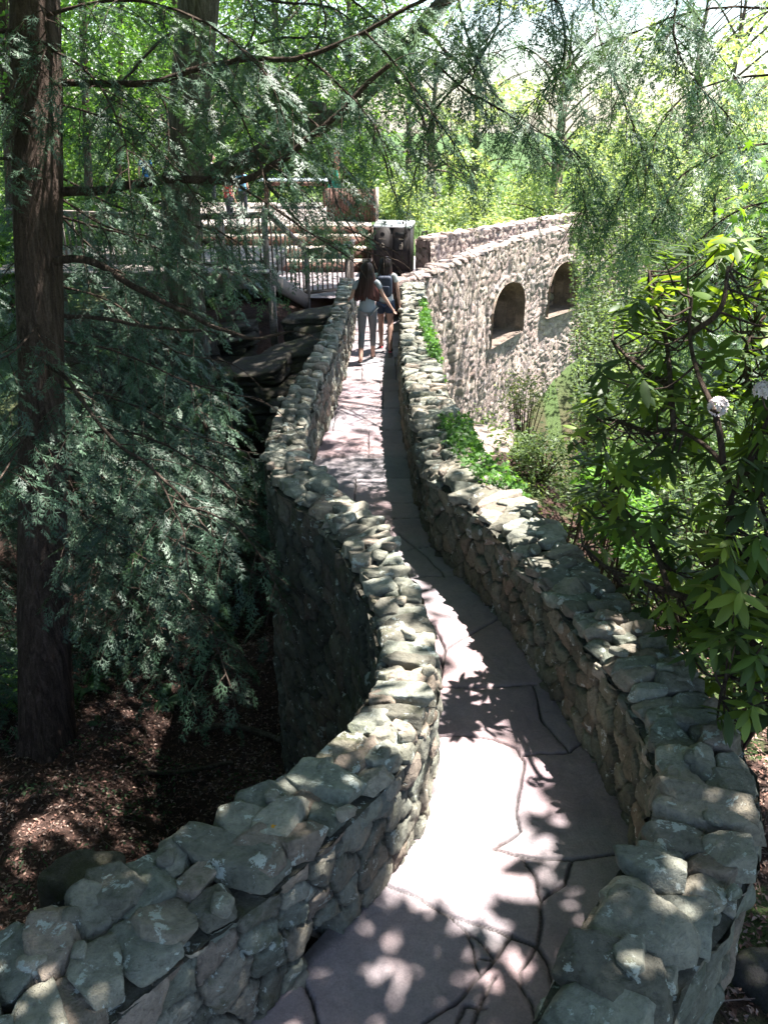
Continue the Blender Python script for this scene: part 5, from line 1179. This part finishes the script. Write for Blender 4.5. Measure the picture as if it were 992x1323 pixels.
# ------------------------------------------------------------------ rhododendron at the right
def rhodo_leaf():
    V = []; F = []; ts = [0, .18, .4, .65, .85, 1]; ws = [.02, .115, .155, .145, .085, .008]
    for t, w in zip(ts, ws):
        z = -.28 * t * t
        V += [(t, -w, z - .25 * w), (t, 0, z), (t, w, z - .25 * w)]
    for k in range(5):
        a = k * 3; F += [(a, a + 3, a + 4, a + 1), (a + 1, a + 4, a + 5, a + 2)]
    return np.array(V), np.array(F)
RL = rhodo_leaf()
def rhododendron():
    rs = np.random.RandomState(12); base = at_z(1030, 960, -.75); rt = thing('rhododendron', 'large rhododendron with drooping glossy leaves leaning over the right wall', 'shrub', base); w = Geo()
    limbs = [[(1030, 950, 5.0), (992, 858, 4.9), (960, 822, 4.9), (908, 782, 4.9), (865, 765, 4.8), (828, 752, 4.8), (786, 735, 4.9), (752, 705, 5.0)],
             [(908, 780, 4.9), (922, 740, 4.8), (940, 690, 4.7), (944, 640, 4.7), (932, 600, 4.7), (905, 572, 4.8), (870, 555, 4.9), (838, 560, 5.0)],
             [(960, 820, 4.9), (985, 760, 5.1), (990, 690, 5.2), (978, 620, 5.2), (985, 540, 5.3)],
             [(870, 556, 4.9), (866, 500, 4.9), (860, 440, 5.0), (845, 395, 5.0), (838, 350, 5.1)], [(934, 600, 4.7), (925, 540, 4.6), (900, 480, 4.7), (890, 430, 4.8), (893, 385, 4.8)],
             [(865, 765, 4.8), (840, 700, 4.9), (800, 650, 5.0), (780, 610, 5.1)], [(944, 640, 4.7), (975, 580, 4.6), (1000, 520, 4.6)], [(893, 430, 4.8), (930, 400, 4.8), (940, 345, 4.9)],
             [(866, 500, 4.9), (820, 470, 5.1), (790, 440, 5.2)], [(838, 560, 5.0), (800, 545, 5.2), (770, 540, 5.3)], [(960, 822, 4.9), (940, 870, 4.6), (930, 900, 4.5)], [(985, 540, 5.3), (960, 470, 5.4), (975, 420, 5.5)]]
    nodes = []
    for k, l in enumerate(limbs):
        P = resample(np.array([at_depth(q[0], q[1], q[2] + max(0, 930 - q[0]) / 150.) for q in l]), ds=.05)[0]; w.tube(P, np.linspace(.034 if k == 0 else .02, .009, len(P)), 8, (.09, .07, .055)); nodes.append(P[2:])
    nodes = np.vstack(nodes); tips = []; tries = 0
    region = [(735, 590), (760, 500), (790, 400), (850, 330), (930, 310), (1060, 330), (1060, 900), (990, 940), (940, 960), (905, 900), (870, 830), (800, 770), (760, 700), (735, 640)]
    while len(tips) < 390 and tries < 40000:
        tries += 1; px, py = rs.uniform(730, 1060), rs.uniform(310, 960)
        if not in_poly(np.array([px]), np.array([py]), region)[0]: continue
        if px < 850 and rs.rand() < .35: continue
        dn = (py - 560) / 300.; p = at_depth(px, py, rs.uniform(4.2, 5.8) + max(0, 930 - px) / 150.); ax_, ay_ = shadow_at(p + np.zeros((1, 3)), 0)
        if in_poly(ax_, ay_, grown(LIT_FULL[1], .15))[0]: continue
        if in_poly(ax_, ay_, LIT_FULL[0])[0] and rs.rand() < .5: continue
        if any(np.linalg.norm(p - q) < .125 for q in tips): continue
        tips.append(p)
    P, X, Nn, S, C = [], [], [], [], []
    fl = [at_depth(926, 532, 4.6), at_depth(984, 512, 4.6)]
    for ti_, t in enumerate(tips + fl):
        dd = np.linalg.norm(nodes - t, axis=1); n0 = nodes[np.argmin(dd + rs.uniform(0, .1, len(dd)))]; m = (n0 + t) / 2 + [0, 0, -.06]
        w.tube(resample(np.array([n0, m, t]), n=6)[0], np.linspace(.008, .004, 6), 5, (.1, .08, .06), cap=False)
        up = unit(np.array([rs.normal(0, .35), rs.normal(0, .35), 1.])); k = rs.randint(8, 13); a0 = rs.rand() * 6.28; droop = rs.uniform(-.2, 1.0); s0 = rs.uniform(.115, .18)
        e1 = unit(np.cross(up, (1, 0, .1))); e2 = np.cross(up, e1)
        br = rs.rand(); base_c = np.array([.045, .075, .03]) if br < .42 else (np.array([.085, .14, .035]) if br < .72 else np.array([.13, .19, .04]))
        for q in range(k if ti_ < len(tips) else 0):
            a = a0 + q * 2.4; f = q / k; h = e1 * math.cos(a) + e2 * math.sin(a)
            x = unit(h + up * (.35 - droop * (1 - .4 * f)) + np.array([0, 0, -.15]))
            P.append(t + up * .01 * q); X.append(x); Nn.append(unit(up + h * .5 + rs.normal(0, .12, 3))); S.append(s0 * rs.uniform(.75, 1.1)); C.append(base_c * rs.uniform(.65, 1.3))
    w.build('branches', M_TWIG, rt, smooth=True)
    P = np.array(P); px, py, Z = project(P + np.array(X) * .08); bad = in_poly(px, py, [(430, 350), (560, 300), (700, 292), (728, 300), (730, 620), (760, 720), (900, 880), (935, 960), (992, 1323), (0, 1323)])
    k = ~bad; g = Geo(); scatter(g, RL[0], RL[1], frames(np.array(X)[k], np.array(Nn)[k]), P[k], np.array(S)[k], np.array(C)[k]); g.build('leaves', M_RHODO, rt, smooth=True)
    mf = plain('pale blossom', (.62, .55, .56), .8, var=.1)
    for f in fl:
        g = Geo()
        for q in rand_dirs(rs, 42, .5):
            c = f + [0, 0, .03] + q * .042
            for a in range(5):
                th = a * 1.257; e1 = unit(np.cross(q, (.3, .9, .1))); e2 = np.cross(q, e1); d = q * .6 + (e1 * math.cos(th) + e2 * math.sin(th)); X_ = unit(d)
                M = frames(X_[None], q[None]); scatter(g, LT[0], LT[1], M, c[None], np.array([.026]), np.array([[.62, .55, .56]]))
        g.build('flower_cluster', mf, rt)
rhododendron()

# maple sapling at the right edge
mp = at_depth(1040, 420, 5.6); rt = thing('maple_sapling', 'maple branch with bright yellow green lobed leaves at the right edge', 'sapling', (mp[0] + .5, mp[1], gz(mp[0] + .5, mp[1]))); w = Geo(); rs = np.random.RandomState(31)
root_p = np.array(rt.location); ends = [(985, 205), (965, 262), (990, 300), (975, 335), (962, 372), (985, 395), (1010, 240), (1010, 340), (1000, 270), (970, 300)]
w.tube(resample(np.array([root_p, root_p * .5 + mp * .5 + [.2, 0, 0], mp, at_depth(1030, 200, 5.5), at_depth(1010, 60, 5.6)]), n=30)[0], np.linspace(.03, .008, 30), 8)
P = []
for x, y in ends:
    e = at_depth(x, y, 5.5 + rs.uniform(-.2, .2)); s_ = at_depth(1032, min(y + 40, 420), 5.55); w.tube([s_, (s_ + e) / 2 + [0, 0, .03], e], [.006, .005, .003], 5)
    for _ in range(7): P.append(e + rs.normal(0, .075, 3))
w.build('stem', M_TWIG, rt, smooth=True); g = Geo(); leaves(g, rs, np.array(P), .12, np.array((.12, .26, .03)), np.array((.22, .40, .05)), tmpl=LOBED, axis_bias=np.array([-.5, -.3, -.4])); g.build('leaves', M_LEAF, rt)

# ------------------------------------------------------------------ ivy on the right wall and the leafy plants below it
rs = np.random.RandomState(8)
def ivy(label, Y0, Y1, f_in, drop, n, size):
    Yv = rs.uniform(Y0, Y1, n); ix, ox = curve_x(RD, Yv, (0, 1)), np.interp(Yv, RD[:, 3], RD[:, 2]); e = rs.rand(n)
    top = rs.rand(n) < .5; x = np.where(top, ix + (ox - ix) * rs.uniform(f_in, 1.1, n), ox + rs.uniform(.01, .10, n)); z = np.where(top, WALL_H + rs.uniform(.06, .20, n), WALL_H + .1 - drop * rs.rand(n) ** 1.3)
    P = np.column_stack([x, Yv, z]); nz = fbm2(Yv * 2.3, z * 2.3 + 4, 61, 2); P = P[nz > .36]; rt = thing('ivy', label, 'ivy', (float(P[:, 0].mean()), float(P[:, 1].mean()), WALL_H)); g = Geo()
    leaves(g, rs, P, size, np.array((.045, .11, .03)), np.array((.12, .26, .06)), up=.8, axis_bias=np.array([.4, -.3, -.2]), tmpl=LOBED); g.build('leaves', M_LEAF, rt)
    w = Geo()
    for _ in range(14): y = rs.uniform(Y0, Y1); xo = float(np.interp(y, RD[:, 3], RD[:, 2])); w.tube(resample(np.array([(xo - .1, y, WALL_H + .1), (xo + .03, y + .1, WALL_H + .02), (xo + .04, y + .2, WALL_H - drop * .7)]), n=8)[0], .005, 4, cap=False)
    w.build('vines', M_TWIG, rt)
ivy('bright green ivy trailing over the outer edge of the right wall beside the arched bridge', 10.9, 14.6, .82, .9, 2600, .085)
ivy('lush ivy mound spilling over the right wall where it bends', 6.75, 8.7, .45, .5, 2600, .075)

def bush(c, rad, n, size, label, col=(.06, .14, .03), col2=(.16, .33, .06), seed=1, name='leafy_shrub', up=1.2, clip=True, group=None):
    rs = np.random.RandomState(seed); c = np.array(c, float); base = np.array([c[0], c[1], gz(c[0], c[1])]); rt = thing(name, label, 'shrub', base, group); w = Geo(); P = []
    for k in range(26):
        e = c + rand_dirs(rs, 1)[0] * np.array(rad) * rs.uniform(.5, 1.); qx, qy, qz = project(e[None]); 
        if clip and in_poly(qx, qy, SEE[0][0])[0]: continue
        w.tube(resample(np.array([base, (base + e) / 2 + [0, 0, .1], e]), n=6)[0], np.linspace(.016, .004, 6), 5, cap=False)
        P.append(e + rs.normal(0, 1, (n // 26, 3)) * np.array(rad) * .26)
    w.build('stems', M_TWIG, rt, smooth=True); g = Geo(); P = np.vstack(P); px, py, Z = project(P)
    P = P[~(in_poly(px, py, SEE[0][0]) & (Z > 0) & clip)]; leaves(g, rs, P, size, np.array(col), np.array(col2), up=up); g.build('leaves', M_LEAF, rt)
bush(at_depth(772, 668, 7.3), (.45, .55, .5), 2600, .085, 'bright green leafy plant just outside the right wall near the ivy', seed=2)
bush(at_depth(728, 650, 8.6), (.45, .45, .5), 2000, .07, 'low ferny green plant between the ivy and the arched bridge', seed=3)
bush(at_depth(800, 720, 6.6), (.35, .4, .35), 1000, .08, 'dark green shrub behind the rhododendron branches', (.04, .1, .03), (.1, .2, .05), 4)
bush(at_depth(905, 690, 8.5), (1.1, .9, .6), 2600, .075, 'pale leafy thicket behind the rhododendron', (.09, .15, .07), (.2, .28, .13), 5)
bush(at_depth(800, 470, 12.5), (1.1, .9, .8), 3000, .07, 'grey green thicket in front of the foot of the arched bridge', (.08, .13, .07), (.18, .24, .13), 6)
bush(at_depth(790, 370, 15.), (1.2, 1.0, .9), 4200, .075, 'grey leaved bush hiding the right hand arch', (.10, .15, .09), (.22, .30, .17), 7)
bush(at_depth(790, 300, 16.5), (1.0, 1.0, 1.1), 4200, .08, 'tall feathery grey green shrub over the far end of the arched bridge', (.09, .14, .07), (.2, .28, .14), 11)
bush(at_depth(850, 330, 15.5), (1.4, 1.0, 1.1), 4200, .08, 'broad grey green shrub right of the arched bridge', (.09, .14, .07), (.2, .28, .14), 12)
bush(at_depth(785, 430, 14.5), (.8, .9, .8), 3000, .07, 'grey shrub low against the arched bridge', (.08, .12, .07), (.18, .24, .13), 13)
bush(at_depth(850, 230, 20), (2.0, 1.4, 1.4), 4500, .1, 'pale feathery tree top above the arched bridge at the right', (.12, .18, .09), (.25, .33, .18), 14)
bush(at_depth(705, 590, 12.8), (.55, .6, .4), 2000, .065, 'dark shrub at the foot of the arched bridge', (.05, .09, .04), (.13, .19, .08), 15, clip=False)
bush(at_depth(760, 560, 11.0), (.6, .7, .6), 2600, .065, 'shaded shrub between the ivy mound and the rhododendron', (.05, .09, .04), (.14, .2, .08), 16)
bush(at_depth(680, 510, 16.5), (.5, .6, .4), 1300, .07, 'thin grey climbing shrub low on the arched bridge', (.09, .12, .07), (.2, .24, .14), 17, clip=False)
bush(at_depth(960, 560, 9.5), (1.3, .9, .9), 3000, .08, 'sunlit thicket farthest right behind the rhododendron', (.10, .17, .06), (.22, .32, .12), 8)
bush(at_depth(985, 830, 6.4), (.5, .4, .3), 900, .06, 'low pale plant at the right edge beside the bright ground', (.08, .14, .05), (.18, .28, .1), 9)
bush((-5.4, 9.0, -1.9), (.7, .6, .5), 1100, .06, 'small leafy shrub behind the foot of the tall trunk', (.035, .08, .035), (.07, .15, .06), 10)
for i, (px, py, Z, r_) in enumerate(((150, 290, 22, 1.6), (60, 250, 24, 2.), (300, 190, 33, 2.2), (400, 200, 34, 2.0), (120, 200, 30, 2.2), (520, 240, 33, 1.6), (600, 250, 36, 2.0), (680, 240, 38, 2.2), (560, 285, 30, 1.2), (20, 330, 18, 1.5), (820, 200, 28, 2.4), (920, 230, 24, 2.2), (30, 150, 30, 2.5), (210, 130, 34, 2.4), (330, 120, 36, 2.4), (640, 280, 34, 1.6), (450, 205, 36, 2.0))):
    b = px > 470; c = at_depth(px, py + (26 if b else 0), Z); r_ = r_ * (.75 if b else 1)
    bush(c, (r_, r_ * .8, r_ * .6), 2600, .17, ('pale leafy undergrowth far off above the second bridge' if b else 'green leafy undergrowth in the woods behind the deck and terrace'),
         (.18, .24, .12) if b else (.055, .12, .03), (.36, .43, .23) if b else (.12, .22, .06), 50 + i, 'undergrowth_shrub', group='pale undergrowth in the distance' if b else 'green undergrowth behind the deck')  # pale far shrubs carry the distant haze in their leaf colour

# ------------------------------------------------------------------ rocks, logs, ferns, litter
def rock_thing(name, label, c, size, rz, seed, col=(.12, .115, .10), tl=(0, 0), m=None, p=14):
    g = Geo(); rock(g, c, size, rotz(rz) @ tilt(*tl), seed, 4, col, p=p, chip=.09); o = g.build(name, m or M_ROCK, smooth=True); return tag(o, label, 'rock')
def on_ground(px, py, z0):
    z = z0
    for _ in range(8): p = at_z(px, py, z); z = gz(p[0], p[1])
    return at_z(px, py, z)
c = at_z(112, 1172, -.1); rock_thing('boulder', 'dark mossy block of stone standing just outside the left wall', (c[0] - .05, c[1] + .10, -.42), (.50, .34, 1.1), .35, 7, (.16, .16, .13), (.05, .04))
c = at_z(975, 1275, -.45); rock_thing('boulder', 'smooth dark boulder in the bottom right corner outside the wall', (c[0] + .18, c[1] - .02, -.62), (.6, .55, .6), .4, 9, (.09, .09, .09))
for k, (px, py, Y, sx, sy, sz, a) in enumerate(((385, 470, 15.6, 1.6, 1.4, .8, .2), (330, 500, 14.8, 1.5, 1.2, .9, -.2), (250, 470, 15.5, 1.6, 1.2, 1.0, .1), (400, 430, 16.6, 1.5, 1.2, .9, .3), (290, 445, 16.2, 1.5, 1.0, .8, -.1), (375, 520, 14.4, 1.3, 1.1, .7, .5), (200, 480, 15.0, 1.2, 1.2, .8, .3), (160, 430, 16.5, 1.8, 1.2, 1.2, 0))):
    c = at_y(px, py, Y) + np.array([0, .3, -.25]); g = Geo(); q_ = np.random.RandomState(300 + k)
    for j in range(6):
        rock(g, c + np.array([q_.uniform(-.12, .12) * sx, q_.uniform(-.1, .1) + .10 * j, sz * (j - 3) / 5.]), (sx * q_.uniform(.55, 1.1), sy * q_.uniform(.6, 1.0), sz / 3.2), rotz(a + q_.normal(0, .12)) @ tilt(.10 + q_.normal(0, .04), -.12 + q_.normal(0, .05)), 40 + k * 9 + j, 3, np.array((.075, .07, .062)) * q_.uniform(.75, 1.3), p=24, chip=.22)
    tag(g.build('rock_ledge', M_ROCK, smooth=True), ('dark layered rock ledge below the low railing', 'sloping rock ledge in the dark hollow left of the wall', 'rock ledge under the middle of the deck', 'rock ledge right under the deck stairs', 'rock ledge around the deck support post', 'lowest rock ledge beside the left wall', 'rock ledge left of the dark hollow', 'large rock ledge under the left part of the deck')[k], 'rock')
c = on_ground(622, 572, -1.2); rock_thing('rock_slab', 'pale sunlit rock slab sloping down between the right wall and the arched bridge', c + np.array([.1, .1, -.12]), (1.0, 1.9, .42), -.3, 77, (.34, .29, .26), (-.10, .22), M_TALL, p=18)
for (pts, r_, lab) in (([(250, 948), (300, 942), (350, 956), (392, 976)], .035, 'curved fallen branch on the forest floor below the left wall'), ([(180, 1004), (240, 1002), (300, 990)], .025, 'straight fallen branch on the dark forest floor')):
    P = np.array([on_ground(x, y, -2.4) + [0, 0, .06] for x, y in pts]); g = Geo(); g.tube(resample(P, ds=.05)[0], r_, 8, (.1, .08, .06)); tag(g.build('fallen_branch', M_BARK2, smooth=True), lab, 'branch')
def fern(px, py, n, size, label, seed, col=(.05, .13, .03), col2=(.11, .26, .05)):
    rs = np.random.RandomState(seed); b = on_ground(px, py, -2.4); rt = thing('fern', label, 'fern', b); g = Geo(); X, Nn, P, S = [], [], [], []
    for k in range(n):
        a = rs.rand() * 6.28; d = np.array([math.cos(a), math.sin(a), .9]); L = size * rs.uniform(.7, 1.1); t = np.linspace(.1, 1, 22)
        for q in t:
            p = b + np.array([d[0], d[1], 0]) * L * q + [0, 0, L * (1.0 * q - .95 * q * q)]; lat = np.array([-d[1], d[0], 0]); w_ = L * .28 * (1 - q) ** .8 * min(1, q * 4) + .01
            for s_ in (-1, 1): P.append(p); X.append(unit(lat * s_ + np.array([d[0], d[1], -.3]) * .35)); Nn.append(np.array([0, 0, 1.]) + rs.normal(0, .1, 3)); S.append(w_)
    V, F = leaf_t(.8); scatter(g, V, F, frames(np.array(X), unit(np.array(Nn))), np.array(P), np.array(S), np.array(col) + (np.array(col2) - np.array(col)) * rs.rand(len(P))[:, None]); g.build('fronds', M_LEAF, rt)
fern(8, 905, 16, .6, 'bright green fern at the left edge beside the tall trunk', 1); fern(14, 850, 14, .6, 'bright green fern at the left edge, the upper one', 2); fern(128, 935, 7, .16, 'tiny fern on the forest floor right of the tall trunk', 3, (.05, .09, .05), (.08, .15, .07))
fern(215, 905, 9, .4, 'low fern under the hemlock boughs', 4, (.03, .08, .04), (.06, .13, .06)); fern(110, 890, 10, .4, 'fern just right of the tall trunk', 5, (.04, .1, .04), (.08, .18, .07))
def litter():
    rs = np.random.RandomState(66); n = 60000; left = rs.rand(n) < .7
    x = np.where(left, rs.uniform(-7, -.4, n), rs.uniform(1.5, 4.2, n)); y = np.where(left, rs.uniform(2, 11, n), rs.uniform(1.6, 9, n))
    ok = np.where(left, (x < np.interp(y, LEFT[:, 3], LEFT[:, 2]) - .05), x > np.interp(y, RIGHT[:, 3], RIGHT[:, 2]) + .04); x, y = x[ok], y[ok]
    z = ground_z(x, y) + (fbm2(x * 5, y * 5, 52, 4) - .5) * .10 + np.abs(fbm2(x * 14, y * 14, 53, 3) - .5) * .06 + rs.uniform(.0, .02, len(x))
    P = np.column_stack([x, y, z]); g = Geo(); pal = np.array([(.15, .075, .055), (.21, .11, .085), (.09, .05, .04), (.26, .17, .13), (.30, .22, .19)]); k = rs.randint(0, 5, len(P))
    X = rand_dirs(rs, len(P)); X[:, 2] *= .3; Nn = rand_dirs(rs, len(P), 2.2); V, F = leaf_t(1.0, .3); scatter(g, V, F, frames(unit(X), Nn), P, rs.uniform(.018, .055, len(P)), pal[k] * rs.uniform(.7, 1.2, (len(P), 1)))
    m = len(P) // 12; T = unit(np.column_stack([rs.normal(0, 1, (m, 2)), rs.normal(0, .15, m)])); Vt = np.array([(0, -.02, 0), (1, -.012, 0), (1, .012, 0), (0, .02, 0), (0, 0, .035), (1, 0, .02)]); Ft = np.array([(0, 1, 5, 4), (4, 5, 2, 3), (0, 3, 2, 1)])
    scatter(g, Vt, Ft, frames(T, np.tile([0, 0, 1.], (m, 1))), P[:m] + [0, 0, .01], rs.uniform(.06, .22, m), np.array([[.12, .085, .07]]) * rs.uniform(.6, 1.7, (m, 1)))
    m_, nt, b = mat('dry leaves'); at = N(nt, 'Attribute', attribute_name='col').outputs['Color']; nt.links.new(at, b.inputs['Base Color']); b.inputs['Roughness'].default_value = .8
    o = g.build('leaf_litter', m_); kind(o, 'stuff')
    rs2 = np.random.RandomState(3); Q = np.column_stack([rs2.uniform(-5, -1.2, 5000), rs2.uniform(2.6, 7.5, 5000)]); cl = fbm2(Q[:, 0] * 1.6, Q[:, 1] * 1.6, 81, 2); Q = Q[(cl > .55) & (Q[:, 0] < np.interp(Q[:, 1], LEFT[:, 3], LEFT[:, 2]) - .1)]
    Q = np.column_stack([Q, ground_z(Q[:, 0], Q[:, 1]) + .05 + rs2.uniform(0, .06, len(Q))]); g = Geo(); leaves(g, rs2, Q, .05, np.array((.03, .06, .035)), np.array((.07, .12, .06)), up=2.5); kind(g.build('ground_cover', M_LEAF), 'stuff')
litter()
rs = np.random.RandomState(16); x = rs.uniform(1.7, 9, 16000); y = rs.uniform(8, 21, 16000); k = (x > np.interp(y, RIGHT[:, 3], RIGHT[:, 2]) + .1) & ((y < 15.5) | (x > (y - 15.5) * .52 + 1.3)); x, y = x[k], y[k]
P = np.column_stack([x, y, ground_z(x, y) + .05 + .35 * rs.rand(len(x)) ** 1.5]); g = Geo(); leaves(g, rs, P, .085, np.array((.05, .09, .035)), np.array((.16, .22, .09))); kind(g.build('ravine_ground_cover', M_LEAF), 'stuff')
rs = np.random.RandomState(15); n = 90000; x = rs.uniform(-34, 34, n); y = 24 + 46 * rs.rand(n) ** 1.5; k = ~((x > -11) & (x < 10) & (y < 31.5)) & (fbm2(x * .35, y * .35, 7, 2) > .36); x, y = x[k], y[k]
P = np.column_stack([x, y, ground_z(x, y) + .1 + .9 * rs.rand(len(x)) ** 2 * fbm2(x * .6, y * .6, 9, 2) * 1.6]); g = Geo(); leaves(g, rs, P, .34, np.array((.09, .15, .06)), np.array((.22, .30, .12))); kind(g.build('woodland_ground_cover', M_LEAF), 'stuff')
g = Geo(); p = at_z(348, 1069, .86); X = unit(np.array([[.6, .2, .1]])); scatter(g, LOBED[0], LOBED[1], frames(X, np.array([[0, -.3, 1.]])), p[None], np.array([.035]), np.array([[.55, .27, .03]])); tag(g.build('fallen_leaf', M_LEAF), 'tiny yellow orange fallen leaf on top of the left wall', 'leaf')
